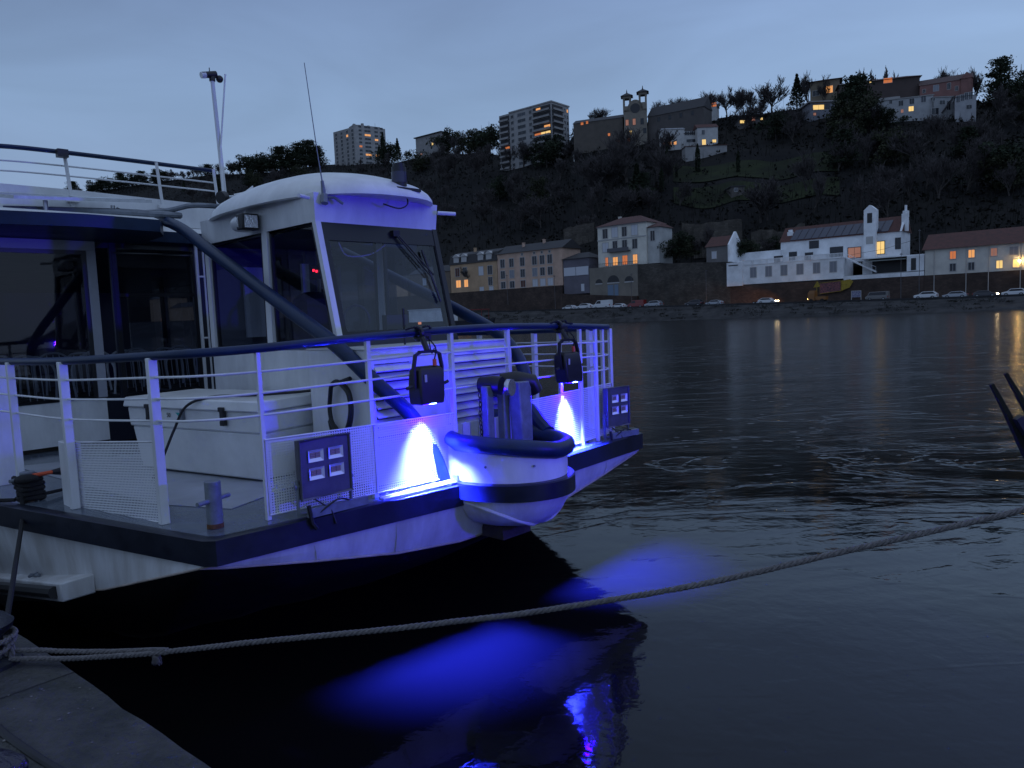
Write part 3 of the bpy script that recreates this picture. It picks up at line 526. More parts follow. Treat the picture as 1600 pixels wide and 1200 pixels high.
# ---- stage lights clamped under the handrail
BLUE = mat('lit blue lens', (.2,.3,.8), .3, emis=(.10,.20,1.), es=60)
def stage(cx, cy, zt, lean, label):
    t = thing('stage_light', label, 'stage light', BF.w(cx,cy,1.8), 'black stage lights hanging from the bow rail')
    X = lambda x, z: cx+x+lean*(zt-z)
    mb = B()
    def prof(hw, z, d): return [(X(-hw,z),cy-d,z),(X(hw,z),cy-d,z),(X(hw,z),cy+d,z),(X(-hw,z),cy+d,z)]
    mb.loft([prof(.085,2.085,.045), prof(.106,2.06,.06), prof(.110,1.97,.068), prof(.110,1.88,.068), prof(.102,1.822,.066)]); bd = mb.build('lamp_head', BLACKP, t, bevel=.012)
    mb = B()
    for s_ in (-1, 1):
        mb.tube([(X(s_*.06,2.185),cy+.02,2.185),(X(s_*.108,2.17),cy+.02,2.165),(X(s_*.126,2.08),cy+.02,2.08),(X(s_*.122,1.95),cy+.02,1.94)], .019, 4, rot=.78, flat=.6)
    mb.tube([(X(-.075,2.185),cy+.02,2.185),(X(.075,2.185),cy+.02,2.185)], .022, 4, rot=.78, flat=.6); mb.build('yoke', BLACKP, t)
    mb = B(); mb.tube([(X(-.15,1.955),cy+.02,1.955),(X(-.19,1.945),cy+.02,1.945)], .012, 8); mb.tube([(X(.15,1.955),cy+.02,1.955),(X(.18,1.965),cy+.02,1.965)], .012, 8); mb.build('tilt_knob', BLACKP, t)
    mb = B(); mb.tube([(X(0,2.19),cy+.02,2.19),(X(0,zt-.03),cy-.03,zt-.03)], .02, 8); c_ = [(X(0,zt)+0,cy-.07+.042*math.cos(q),zt+.042*math.sin(q)) for q in [2*math.pi*i/12 for i in range(12)]]
    mb.tube(c_, .017, 6, closed=True); mb.box(X(.02,zt),X(.08,zt),cy-.08,cy-.03,zt-.045,zt+.0); mb.build('rail_clamp', BLACKP, t)
    mb = B(); mb.tube(spline([(X(.01,zt),cy,zt-.02),(X(.05,2.2),cy+.05,2.21),(X(.045,2.13),cy+.04,2.13)],5), .005, 6); mb.tube(spline([(X(-.02,zt),cy-.06,zt+.03),(X(.05,zt),cy-.03,zt+.05),(X(.13,zt),cy-.08,zt+.03),(X(.2,zt),cy-.07,zt+.02)],4), .007, 6); mb.tube(spline([(X(-.12,zt),cy-.06,zt+.03),(X(-.05,zt),cy-.03,zt+.045),(X(.0,zt),cy-.03,zt+.0)],4), .007, 6); mb.tube(spline([(X(.03,zt),cy,zt-.02),(X(.08,2.18),cy-.03,2.17),(X(.15,2.2),cy-.08,2.2)],5), .004, 5); mb.build('power_cable', BLACKR, t)
    mb = B(); mb.tube([(X(.045,2.13),cy+.04,2.13),(X(.045,2.09),cy+.04,2.085)], .014, 8); mb.build('plug', ORANGE, t)
    mb = B(); mb.box(X(-.075,2.02),X(-.055,2.02),cy+.068,cy+.073,1.98,2.03); mb.build('label_plate', mat('pale label', (.4,.4,.45), .5), t)
    zl = 1.822; mb = B(); mb.cyl((X(0,zl),cy,zl+.0015),(X(0,zl),cy,zl+.006), .07, n=24); mb.build('lens', BLUE, t)
    ld_ = bpy.data.lights.new('blue_spot', 'SPOT'); ld_.color = (.020,.030,1.); ld_.energy = SPOTW; ld_.spot_size = R_(68); ld_.spot_blend = 1.; ld_.shadow_soft_size = .10
    lo_ = bpy.data.objects.new('blue_spot', ld_); col.objects.link(lo_); o = Vector(BF.w(X(0,zl),cy,zl-.03)); lo_.parent = t; lo_.location = o-Vector(t['_o'])
    tgt = BF.w(X(0,zl)+lean*1.9*1.6, cy+.16, 0.); lo_.rotation_euler = (Vector(tgt)-o).to_track_quat('-Z', 'Y').to_euler()
    lg = bpy.data.lights.new('added_blue_fill', 'POINT'); lg.color = (.015,.0,1.); lg.energy = 26; lg.shadow_soft_size = .03  # added unseen point lamp below the lens, spills extra blue over chest and bow
    go = bpy.data.objects.new('added_blue_fill', lg); col.objects.link(go); go.parent = t; go.location = Vector(BF.w(X(0,1.74),cy+.03,1.74))-Vector(t['_o'])
    return t
SPOTW = 17000; NBW = 720
stage(-.61, .075, 2.31, -.02, 'black stage light throwing a blue beam, hung on the rail left of the bow pulpit')
stage(.96, .035, 2.30, .10, 'black stage light throwing a blue beam, hung on the rail right of the bow pulpit')
# ---- black mooring rope turned round the left bollard
bx, by = -2.52, -2.15
t = thing('mooring_rope', 'black mooring rope wound on the boat bollard and dropping to the quay', 'rope', BF.w(bx,by,zd))
mb = B(); pts = []
for i in range(70):
    q = i*.42; z = zd+.02+i*.0022; r = .07+.02*math.sin(i*1.3); pts.append((bx+r*math.cos(q), by+r*math.sin(q), z))
mb.tube(pts, .02, 7); mb.ball((bx-.02,by+.05,1.385), .08, .07, .035); mb.tube([(bx-.1,by+.05,1.25),(bx-.4,by-.3,1.25),(bx-.7,by-.8,1.26)], .014, 6); mb.tube([(bx+.02,by+.05,1.255),(bx+.30,by-.10,1.24)], .013, 6)
mb.build('coil', BLACKR, t)
qa = atz(8, 985, .93); mb = MB(WF); s0 = BF.w(bx-.06,by+.06,1.3); s1 = BF.w(bx-.10,by+.20,1.15)
mb.tube(spline([tuple(s0), tuple(s1), tuple(Vector(s1).lerp(qa,.5)+Vector((0,0,-.01))), tuple(qa)],6), .014, 6); mb.build('hanging_line', BLACKR, t)
mb = B(); mb.tube([(bx+.02,by+.06,1.405),(bx+.16,by-.02,1.395)], .014, 8); mb.build('orange_sleeve', ORANGE, t)
mb = B(); mb.tube([(bx+.16,by-.02,1.395),(bx+.24,by-.06,1.385)], [.016,.03], 8); mb.build('toggle', BLACKP, t)
# ================================================================== QUAY AND ROPE
ZQ = .9
e0 = Vector((-2.771, 3.843)); e1 = Vector((-1.085, 2.432)); ed = (e1-e0).normalized(); en = Vector((-ed.y, ed.x))
QSTONE = mat('damp quay stone', (.060,.058,.056), .62, var=.5, scale=5, bump=1., bscale=30, c2=(.016,.018,.016))
mb = MB(WF); rnd = random.Random(4); top = []; N_ = 150
for i in range(N_+1):
    u = -14+i*.16; j = rnd.uniform(-.0025,.0025)-(.007 if rnd.random() < .07 else 0); p = e0+ed*u-en*0+en*j; top.append((p.x, p.y))
inn = Vector((-ed.y, ed.x)); 
if (e0+inn).dot(Vector((0,1))) > e0.y: inn = -inn
far = [e0+ed*10+inn*25, e0-ed*14+inn*25]
poly = top+[(f.x, f.y) for f in far]
mb.prism(poly, -1.5, ZQ); tag(mb.build('quay', QSTONE, smooth=False), kind='structure')
mb = MB(WF)
for k_ in (-2.1,-.55,1.0,2.5):
    p = e0+ed*k_; q = p+inn*9; w_ = ed*.006; mb.add([(p.x-w_.x,p.y-w_.y,ZQ+.001),(p.x+w_.x,p.y+w_.y,ZQ+.001),(q.x+w_.x,q.y+w_.y,ZQ+.001),(q.x-w_.x,q.y-w_.y,ZQ+.001)], [(0,1,2,3)])
tag(mb.build('quay_joint', mat('dark joint', (.008,.008,.009), .9), smooth=False), kind='structure')
# chips, grit on the quay
mb = MB(WF)
for i in range(120):
    u = rnd.uniform(-.6,2.6); w = abs(rnd.gauss(0,.35))+.01; p = e0+ed*u+inn*w; s_ = rnd.uniform(.0015,.005)*(1.6 if rnd.random() < .1 else 1)
    mb.box(p.x-s_, p.x+s_*.8, p.y-s_, p.y+s_, ZQ+.0005, ZQ+s_*.6)
tag(mb.build('quay_grit', mat('pale grit', (.16,.15,.15), .9, var=.4, scale=60), smooth=False), kind='stuff')
mb = MB(WF); c0 = atz(-40,1130,ZQ); pts = [atz(x,y,ZQ) for x, y in ((-60,1085),(10,1150),(60,1185),(110,1215),(160,1260))]
mb.tube([(q.x,q.y,ZQ+.004) for q in pts], .016, 6, flat=.5); tag(mb.build('rubber_strip', RUBBER), 'black rubber strip lying along the quay at the lower left corner', 'rubber strip')
mb = MB(WF); c0 = atz(-22,1215,ZQ); mb.loft([[(c0.x+r*math.cos(q)*(1+.1*math.sin(3*q)), c0.y+r*.8*math.sin(q)*(1+.08*math.sin(5*q)), ZQ+z) for q in [2*math.pi*i/20 for i in range(20)]] for r, z in ((.12,.002),(.125,.02),(.115,.045),(.09,.06),(.03,.066))])
tag(mb.build('plastic_bag', mat('glossy black plastic sheet', (.02,.018,.03), .15, bump=1., bscale=25)), 'crumpled glossy dark plastic bag in the lower left corner of the quay', 'plastic bag')
# iron bollard on the quay edge and the white mooring rope
bc = atz(-28,1040,ZQ); t = thing('quay_bollard', 'dark cast iron bollard on the quay holding the pale rope', 'bollard', bc)
mb = MB(WF); mb.loft([[(bc.x+r*math.cos(q), bc.y+r*math.sin(q), ZQ+z) for q in [2*math.pi*i/24 for i in range(24)]] for r, z in ((.16,.0),(.16,.02),(.11,.04),(.09,.08),(.09,.13),(.13,.16),(.14,.19),(.11,.22),(.04,.235))]); mb.build('post', mat('cast iron', (.03,.033,.04), .4, metal=.5, bump=.3, var=.3), t)
ROPE = mat('grey mooring rope', (.14,.13,.13), .85, var=.35, scale=60, bump=.4, bscale=200)
def strands(mb, path, r, pitch, n=3, seg=.012, sides=6):
    P = [Vector(p) for p in path]; L = [0]
    for i in range(1, len(P)): L.append(L[-1]+(P[i]-P[i-1]).length)
    m = int(L[-1]/seg); out = [[] for _ in range(n)]; k = 0
    for i in range(m+1):
        s_ = L[-1]*i/m
        while k < len(P)-2 and L[k+1] < s_: k += 1
        f = (s_-L[k])/max(1e-9, L[k+1]-L[k]); c = P[k].lerp(P[k+1], f); tdir = (P[k+1]-P[k]).normalized(); a = tdir.cross(Vector((0,0,1))).normalized(); b = a.cross(tdir)
        for j in range(n):
            q = 2*math.pi*(s_/pitch+j/n); out[j].append(tuple(c+a*math.cos(q)*r*.52+b*math.sin(q)*r*.52))
    for o in out: mb.tube(o, r*.56, sides)
t = thing('mooring_line', 'long pale twisted rope running from the quay bollard across the water', 'rope', bc)
def rp(px, py, y): return aty(px, py, y)
kn = [(245,1020,3.17),(330,1011,3.1),(400,1003,3.05),(600,984,2.95),(720,970,2.92),(800,961,2.9),(900,946,2.88),(1000,930,2.86),(1100,912,2.84),(1200,890,2.82),(1300,866,2.8),(1400,843,2.79),(1500,820,2.78),(1600,796,2.77),(1800,742,2.76),(2300,600,2.75)]
mb = MB(WF); strands(mb, spline([rp(*q) for q in kn], 6), .0122, .072); mb.build('single_line', ROPE, t)
mb = MB(WF)
strands(mb, spline([rp(*q) for q in ((18,1017,3.34),(60,1016,3.33),(110,1018,3.30),(180,1018,3.24),(235,1016,3.18),(262,1016,3.15))], 6), .0122, .072)
strands(mb, spline([rp(*q) for q in ((16,1030,3.30),(60,1029,3.29),(110,1029,3.26),(180,1025,3.21),(225,1022,3.17),(262,1019,3.15))], 6), .0122, .072)
mb.build('eye_splice', ROPE, t)
mb = MB(WF); c = rp(244,1020,3.16)
for i in range(70):
    q = rnd.uniform(0,6.3); r = rnd.uniform(.005,.018); L_ = rnd.uniform(.02,.055); mb.tube([tuple(c+Vector((rnd.uniform(-.03,.03),0,0))), tuple(c+Vector((r*math.cos(q), r*math.sin(q), -L_*.5))), tuple(c+Vector((r*1.5*math.cos(q+.5), r*math.sin(q), -L_)))], .0012, 3)
mb.build('frayed_end', ROPE, t)
mb = MB(WF); loop = [(bc.x+.135*math.cos(q), bc.y+.135*math.sin(q), ZQ+.09+.02*math.sin(q*2)) for q in [2*math.pi*i/24 for i in range(25)]]
strands(mb, loop, .0122, .072); loop = [(bc.x+.14*math.cos(q), bc.y+.135*math.sin(q), ZQ+.125) for q in [2*math.pi*i/24 for i in range(25)]]; strands(mb, loop, .0122, .072)
kc = rp(14,1023,3.32); strands(mb, [(kc.x+.02*math.cos(q)*.7, kc.y+.03*math.sin(q)*.5, kc.z+.035*math.sin(q)) for q in [6.6*i/16 for i in range(17)]], .014, .085)
mb.build('bollard_loop', ROPE, t)
mb = MB(WF); q = atz(3,980,.93); mb.ball(tuple(q), .02, .02, .03); tag(mb.build('float', ORANGE), 'small orange float on the black line at the left quay edge', 'float')
# dark steel prongs at the right edge
t = thing('steel_fork', 'two dark steel prongs slanting in over the water at the right edge', 'steel fork', aty(1760,900,3.0))
for nm, pts in (('prong', ((1549,600,4.6,.022),(1578,655,4.58,.036),(1606,712,4.55,.048),(1660,800,4.5,.055),(1760,960,4.45,.06))), ('prong', ((1571,583,4.8,.020),(1604,640,4.78,.034),(1650,715,4.7,.045),(1760,900,4.6,.055)))):
    mb = MB(WF); mb.tube([tuple(aty(x,y,d)) for x, y, d, r in [(a, b, c*.65, e*.65) for a, b, c, e in pts]], [r*.65 for *_, r in pts], 4, rot=.78, flat=.6); mb.build(nm, mat('dark painted steel', (.004,.004,.005), .8, var=.3, scale=8), t)
mb = MB(WF); mb.tube([tuple(aty(1590,652,2.93)), tuple(aty(1640,730,2.93))], [.02,.03], 4, rot=.78); mb.build('collar', RUBBER, t)
# neighbouring boat out of frame to the right: its blue bow lamp lights the scene from the side
t = thing('neighbour_boat', 'dark boat bow lying out of frame on the right', 'boat', (6,3,0))
nb = [(3.75,4.4),(4.1,2.2),(10,-2),(11,2.5)]
mb = MB(WF); mb.loft([[(x+.25*(6.5-x)*.2,y,-.2) for x, y in nb],[(x,y,1.15) for x, y in nb]]); mb.build('hull', BLACKH, t)
mb = MB(WF); mb.cyl((4.6,2.75,1.15),(4.6,2.75,2.1), .03, n=8); mb.build('lamp_post', GREYM, t)
t = thing('stage_light', 'black stage light with blue beam on the neighbouring boat out of frame', 'stage light', (4.6,2.75,2.1))
LP_ = Vector((4.6,2.75,2.22)); AIM = (Vector(BF.w(-.6,-1.6,2.3))-LP_).normalized()
mb = MB(WF); mb.tube([tuple(LP_-AIM*.22), tuple(LP_-AIM*.02)], [.09,.12], 14); mb.build('lamp_head', BLACKP, t)
ld_ = bpy.data.lights.new('blue_flood', 'SPOT'); ld_.color = (.035,.004,1.); ld_.energy = NBW; ld_.spot_size = R_(150); ld_.spot_blend = .7; ld_.shadow_soft_size = .08
lo_ = bpy.data.objects.new('blue_flood', ld_); col.objects.link(lo_); lo_.parent = t; lo_.location = LP_+AIM*.02-Vector(t['_o']); lo_.rotation_euler = AIM.to_track_quat('-Z','Y').to_euler()
# ================================================================== WATER
def water_mat():
    m = bpy.data.materials.new('river water'); m.use_nodes = True; nt = m.node_tree; N = nt.nodes; L = nt.links; b = N['Principled BSDF']
    b.inputs['Base Color'].default_value = (.0040,.0040,.0038,1); b.inputs['Roughness'].default_value = .06; b.inputs['IOR'].default_value = 1.33
    tc = N.new('ShaderNodeTexCoord'); src = tc.outputs['Object']
    def noise(scale, detail, vec, dist=0., rough=.5):
        n = N.new('ShaderNodeTexNoise'); n.inputs['Scale'].default_value = scale; n.inputs['Detail'].default_value = detail; n.inputs['Distortion'].default_value = dist; n.inputs['Roughness'].default_value = rough; L.new(vec, n.inputs['Vector']); return n.outputs['Fac']
    def mapping(rot, sc_):
        mp = N.new('ShaderNodeMapping'); mp.inputs['Rotation'].default_value = (0,0,rot); mp.inputs['Scale'].default_value = sc_; L.new(src, mp.inputs['Vector']); return mp.outputs['Vector']
    def math_(op, a, b_=None, c_=None):
        n = N.new('ShaderNodeMath'); n.operation = op
        for i, v in enumerate((a, b_, c_)):
            if v is None: continue
            if isinstance(v, (int, float)): n.inputs[i].default_value = v
            else: L.new(v, n.inputs[i])
        return n.outputs[0]
    def ramp(v, p0, p1, a=0., b_=1.):
        n = N.new('ShaderNodeMapRange'); n.interpolation_type = 'SMOOTHSTEP'; n.inputs['From Min'].default_value = p0; n.inputs['From Max'].default_value = p1; n.inputs['To Min'].default_value = a; n.inputs['To Max'].default_value = b_; L.new(v, n.inputs['Value']); return n.outputs[0]
    flow = mapping(R_(40), (.45,1.,1.))
    fine = noise(5.5, 4, flow, .3); med = noise(1.5, 5, flow, .8); big = noise(.28, 4, flow, 1.2)
    # the lee behind the boat is calm, the open stream is ruffled
    sx = N.new('ShaderNodeSeparateXYZ'); L.new(src, sx.inputs[0])
    dd = math_('ADD', math_('MULTIPLY', sx.outputs['Y'], .9), math_('MULTIPLY', sx.outputs['X'], .35))
    patch = noise(.16, 3, mapping(R_(25), (.6,1.2,1)), 1.5)
    edge = math_('ADD', dd, math_('MULTIPLY', math_('SUBTRACT', patch, .5), 7.))
    mask = ramp(edge, 6.8, 9.5, .06, 1.)
    farm = ramp(sx.outputs['Y'], 14, 60, 1., .55)
    amp = math_('MULTIPLY', mask, farm)
    mm = ramp(noise(.09, 4, mapping(R_(30), (.35,1.,1)), 2.), .38, .62, .35, 1.)
    amp = math_('MULTIPLY', amp, mm)
    # eddy lines: thin raised ridges
    ed_ = noise(.22, 5, mapping(R_(18), (.5,1.3,1)), 2.2); rid = math_('ABSOLUTE', math_('SUBTRACT', ed_, .5)); rid = ramp(rid, 0., .022, 1., 0.)
    h = math_('ADD', math_('MULTIPLY', fine, .007), math_('MULTIPLY', med, .028)); h = math_('ADD', h, math_('MULTIPLY', rid, .018)); h = math_('MULTIPLY', h, amp)
    h = math_('ADD', h, math_('MULTIPLY', big, .035)); 
    calm = noise(1.1, 2, src, .4); h = math_('ADD', h, math_('MULTIPLY', calm, .0045)); h = math_('ADD', h, math_('ADD', math_('MULTIPLY', noise(11., 3, src, .3), .0013), math_('MULTIPLY', noise(3.6, 3, src, .6), .0026)))
    bp = N.new('ShaderNodeBump'); bp.inputs['Strength'].default_value = 1.; bp.inputs['Distance'].default_value = 1.; L.new(h, bp.inputs['Height']); L.new(bp.outputs['Normal'], b.inputs['Normal'])
    rr = ramp(sx.outputs['Y'], 5, 16, .055, .19); L.new(rr, b.inputs['Roughness'])
    return m
mb = MB(WF); mb.quad((-900,-60,.15),(700,-60,.15),(700,1400,.15),(-900,1400,.15)); tag(mb.build('water', water_mat(), smooth=False, origin=(0,0,0)), kind='structure')
# foam and bubbles drifting on the stream
mb = MB(WF)
for i in range(170):
    px = rnd.uniform(960,1640); py = 560+abs(rnd.gauss(0,1))*95
    if py > 800: continue
    p = atz(px,py,.154); s_ = rnd.uniform(.012,.035)*(1+p.y*.02); mb.add([(p.x+s_*rnd.uniform(.8,2.5)*math.cos(q), p.y+s_*math.sin(q), .154) for q in [2*math.pi*k/9 for k in range(9)]], [tuple(range(9))])
tag(mb.build('foam', mat('dull river foam', (.16,.16,.16), .7, var=.3, scale=20), smooth=False), kind='stuff')
# ================================================================== FAR SHORE
zr = lambda u: 2.45+max(0, -u)*.0125
BANK = mat('rough bank masonry', (.050,.047,.046), .95, var=.55, scale=.5, bump=1., bscale=2.5, c2=(.012,.012,.013))
mb = MB(SF); us = [-620+10*i for i in range(0, 145)]
fr_ = random.Random(3); rows = []
for v, f in ((-3,-1.5),(0,.0),(1.6,.28),(3.2,.5),(4.8,.74),(6.2,.97),(7.0,1.0)):
    rows.append([(u, v+fr_.uniform(-.3,.3)*(0 < f < 1), (zr(u)*f if f > 0 else f)+fr_.uniform(-.15,.15)*(0 < f < 1)) for u in us])
mb.loft(rows, closed=False); tag(mb.build('riverbank', BANK, smooth=False), kind='structure')
mb = MB(SF); mb.loft([[(u,7.0,zr(u)) for u in us],[(u,17.2,zr(u)+.02) for u in us]], closed=False); tag(mb.build('road', mat('asphalt', (.045,.045,.048), .7, var=.3, scale=1.), smooth=False), kind='structure')
mb = MB(SF); mb.loft([[(u,17.2,zr(u)+.15) for u in us],[(u,19.6,zr(u)+.16) for u in us],[(u,24,zr(u)+.2) for u in us]], closed=False); mb.loft([[(u,17.2,zr(u)) for u in us],[(u,17.2,zr(u)+.15) for u in us]], closed=False); tag(mb.build('pavement', mat('pavement', (.10,.10,.10), .8, var=.3, scale=1.), smooth=False), kind='structure')
mb = MB(SF)
mb.loft([[(u,6.9,zr(u)-.2) for u in us],[(u,6.9,zr(u)+.35) for u in us],[(u,7.2,zr(u)+.35) for u in us],[(u,7.2,zr(u)) for u in us]], closed=False); tag(mb.build('parapet', mat('dark parapet', (.03,.03,.033), .9, var=.4, scale=2), smooth=False), 'low dark parapet along the far river road', 'wall')
# scrub on the bank
LEAFD = mat('dark scrub', (.022,.022,.014), .9, var=.5, scale=3)
mb = MB(SF)
for i in range(330):
    u = fr_.uniform(-220,40); v = fr_.uniform(.5,6.3); f = v/7; z = zr(u)*f; R = fr_.uniform(.3,.9)
    for k in range(40):
        q = fr_.uniform(0,6.3); e = fr_.uniform(-.2,1.4); rr = R*fr_.uniform(.4,1); x = u+rr*math.cos(q)*1.8; y = v+rr*math.sin(q)*.6-.3; zz_ = z+.15+abs(rr*math.sin(e))*.8; s_ = fr_.uniform(.03,.09)
        mb.add([(x-s_,y,zz_),(x+s_,y+.05,zz_+s_*.5),(x+s_*.3,y-.05,zz_+s_*2)], [(0,1,2)])
tag(mb.build('bank_scrub', LEAFD, smooth=False), kind='stuff')
# ---- generic building pieces
def lite(name, c, es): return mat(name, (.3,.2,.1), .6, emis=c, es=es*.48)
PANE = {'dark': mat('dark window glass', (.015,.018,.025), .12), 'warm': lite('warm lit window', (1.,.42,.12), 1.6), 'yellow': lite('yellow lit window', (1.,.66,.22), 1.9), 'orange': lite('orange lit window', (1.,.25,.05), 1.0), 'pink': lite('dim pink lit window', (1.,.38,.28), .45),
        'shut': mat('grey shutter', (.22,.23,.26), .6), 'white': mat('white shutter', (.55,.56,.60), .6), 'brown': mat('brown shutter', (.10,.04,.03), .7), 'sky': mat('reflecting window', (.05,.055,.07), .05)}
FR_W = mat('pale window frame', (.42,.41,.40), .6); FR_D = mat('dark window frame', (.03,.03,.032), .6)
def plaster(nm, c): return mat(nm, c, .85, var=.16, scale=.35, bump=.2, bscale=3)
ROOFR = mat('red brown roof tiles', (.085,.032,.025), .8, var=.3, scale=1.2, bump=.5, bscale=8)
ROOFD = mat('dark slate roof', (.03,.028,.03), .7, var=.3, scale=1.2)
def wins(parent, fr, lst, y=0., frame=None, fw=.12):
    for (x, z, w, h, kd) in lst:
        mb = MB(fr)
        for a in ((x-w/2-fw,x-w/2,z-fw,z+h+fw),(x+w/2,x+w/2+fw,z-fw,z+h+fw),(x-w/2,x+w/2,z+h,z+h+fw),(x-w/2,x+w/2,z-fw,z)): mb.box(a[0],a[1],y-.08,y-.002,a[2],a[3])
        mb.box(x-.03,x+.03,y-.05,y-.031,z,z+h); o = mb.build('window', frame or FR_W, parent, smooth=False)
        mb = MB(fr); mb.box(x-w/2,x+w/2,y-.03,y-.004,z,z+h); mb.build('pane', PANE[kd], o, smooth=False)
class Off:
    def __init__(s, fr, x, y, turn=0): s.fr, s.ox, s.oy, s.c, s.s = fr, x, y, math.cos(turn), math.sin(turn)
    def w(s, x, y, z): return s.fr.w(s.ox+x*s.c-y*s.s, s.oy+x*s.s+y*s.c, z)
def house(name, label, cat, fr, W_, D_, z0, z1, wallm, roof='gable', roofm=None, rh=1.5, ov=.35, group=None, chim=()):
    t = thing(name, label, cat, fr.w(W_/2, D_/2, z0), group)
    mb = MB(fr); mb.box(0,W_,0,D_,z0,z1)
    wl = mb.build('wall', wallm, t, smooth=False); rm = roofm or ROOFR; mb = MB(fr)
    if roof == 'gable': mb.loft([[(-ov,-ov,z1+.003),(-ov,D_/2,z1+rh),(-ov,D_+ov,z1+.003)],[(W_+ov,-ov,z1+.003),(W_+ov,D_/2,z1+rh),(W_+ov,D_+ov,z1+.003)]])
    elif roof == 'hip':
        k = min(W_*.3, D_*.5); mb.loft([[(-ov,-ov,z1+.003),(W_+ov,-ov,z1+.003),(W_+ov,D_+ov,z1+.003),(-ov,D_+ov,z1+.003)],[(k,D_/2-.05,z1+rh),(W_-k,D_/2-.05,z1+rh),(W_-k,D_/2+.05,z1+rh),(k,D_/2+.05,z1+rh)]])
    elif roof == 'mansard': mb.loft([[(-ov,-ov,z1+.003),(W_+ov,-ov,z1+.003),(W_+ov,D_+ov,z1+.003),(-ov,D_+ov,z1+.003)],[(-ov,.6,z1+rh*.7),(W_+ov,.6,z1+rh*.7),(W_+ov,D_-.6,z1+rh*.7),(-ov,D_-.6,z1+rh*.7)],[(-ov,D_/2-.2,z1+rh),(W_+ov,D_/2-.2,z1+rh),(W_+ov,D_/2+.2,z1+rh),(-ov,D_/2+.2,z1+rh)]])
    else: mb.box(-ov,W_+ov,-ov,D_+ov,z1+.003,z1+rh)
    rf = mb.build('roof', rm, t, smooth=False)
    for (x, y, h) in chim: mb = MB(fr); mb.box(x-.35,x+.35,y-.3,y+.3,z1,z1+h); mb.box(x-.42,x+.42,y-.37,y+.37,z1+h,z1+h+.15); mb.build('chimney', wallm, rf, smooth=False)
    return t, wl, rf
def sp(px, py, v=20): return shore(px, py, v)
# red roofed long building on the right
WCREAM = plaster('cream render', (.58,.55,.49)); WWHITE = plaster('white render', (.78,.79,.80)); PINK = plaster('pink beige render', (.54,.37,.28)); BEIGE = plaster('beige render', (.46,.31,.19)); LILAC = plaster('lilac grey render', (.14,.13,.155))
def fx(u): return Off(SF, u, 20.)
BRICK = stone('brown rubble wall', (.10,.065,.052), (.06,.045,.038), 1., .8, .3); STN = stone('dark stone wall', (.115,.10,.085), (.05,.045,.04), 1., .9, .35); STNL = stone('pale ruin stone', (.13,.112,.092), (.05,.044,.038), 1., 1.0, .45)
u0 = sp(1445,430)[0]; f = fx(u0)
t, wl, rf = house('long_house', 'long cream two storey house with a dark red roof above the river road, far right', 'house', f, 34, 11, 7.35, 12.4, WCREAM, 'gable', ROOFR, 3.4, .5)
L_ = []
for px, kd, top in ((1489,'orange',1),(1518,'warm',1),(1553,'pink',1),(1584,'shut',1),(1489,'dark',0),(1518,'dark',0),(1562,'yellow',0),(1588,'yellow',0),(1630,'dark',1),(1630,'warm',0)):
    x = sp(px,400)[0]-u0; L_.append((x, 10.3 if top else 7.9, 1.0 if kd != 'shut' else 1.3, 1.45, kd))
wins(t, f, L_)
mb = MB(f)
for px in (1460,1510,1545,1595): x = sp(px,400)[0]-u0; mb.cyl((x,-.1,3.2),(x,-.1,12.4), .07, n=6)
mb.build('downpipe', FR_W, t)
mb = MB(f); [mb.cyl((x,3,14),(x,3,16), .12, n=6) for x in (23.5,24.2)]; mb.build('flue', FR_W, t)
def wallthing(name, label, ua, ub, z0, z1a, z1b, m, v=20., th=.8, cat='wall'):
    mb = MB(SF); n_ = max(2, int(abs(ub-ua)/4)); a = []; b = []
    mb.loft([[(ua,v,z0),(ub,v,z0),(ub,v+th,z0),(ua,v+th,z0)],[(ua,v,z1a),(ub,v,z1b),(ub,v+th,z1b),(ua,v+th,z1a)]]); return tag(mb.build(name, m, smooth=False), label, cat)
wallthing('retaining_wall', 'brown rubble wall under the long red roofed house', u0-.1, u0+36, 2.4, 7.34, 7.34, BRICK, 19.98, 1.)
# white riverside complex
ua = sp(1138,420)[0]; ub = sp(1318,420)[0]; uc = u0-.15; f = fx(ua)
t, wl, rf = house('terrace_house', 'long white lower building with six grey shuttered windows and a balustrade on top', 'house', f, ub-ua, 7, 7.75, 12.15, WWHITE, 'flat', WWHITE, .15, .1)
wins(t, f, [(sp(px,420)[0]-ua, 9.3, 1.35, 2.2, 'shut') for px in (1177,1201,1225,1250,1276,1302)])
mb = MB(f); n_ = int((ub-ua)/.28)
for i in range(n_): x = 2.5+i*.28; mb.box(x, x+.13, -.05, .08, 12.35, 13.15) if x < ub-ua-.2 and i % 12 else mb.box(x-.1, x+.25, -.1, .15, 12.35, 13.3) if x < ub-ua-.2 else None
mb.box(2.4, ub-ua, -.08, .12, 13.15, 13.27); mb.build('balustrade', WWHITE, t, smooth=False)
mb = MB(f); mb.box(-.2,3.6,-.5,-.01,7.5,13.0); mb.build('tower_bay', WWHITE, t, smooth=False)
mb = MB(f); mb.box(.3,2.6,-.54,-.51,12.2,12.45); mb.build('vent', FR_D, t)
g = Off(SF, sp(1220,400,27)[0], 27.); W2 = sp(1408,400,27)[0]-sp(1220,400,27)[0]
t, wl, rf = house('chapel_house', 'white house with solar panels, red brown roof and a slim white bell tower', 'house', g, W2, 8, 11.5, 17.2, WWHITE, 'gable', ROOFR, 3.6, .3)
h27 = lambda px, py: (sp(px,py,27)[0]-sp(1220,400,27)[0], sp(px,py,27)[1])
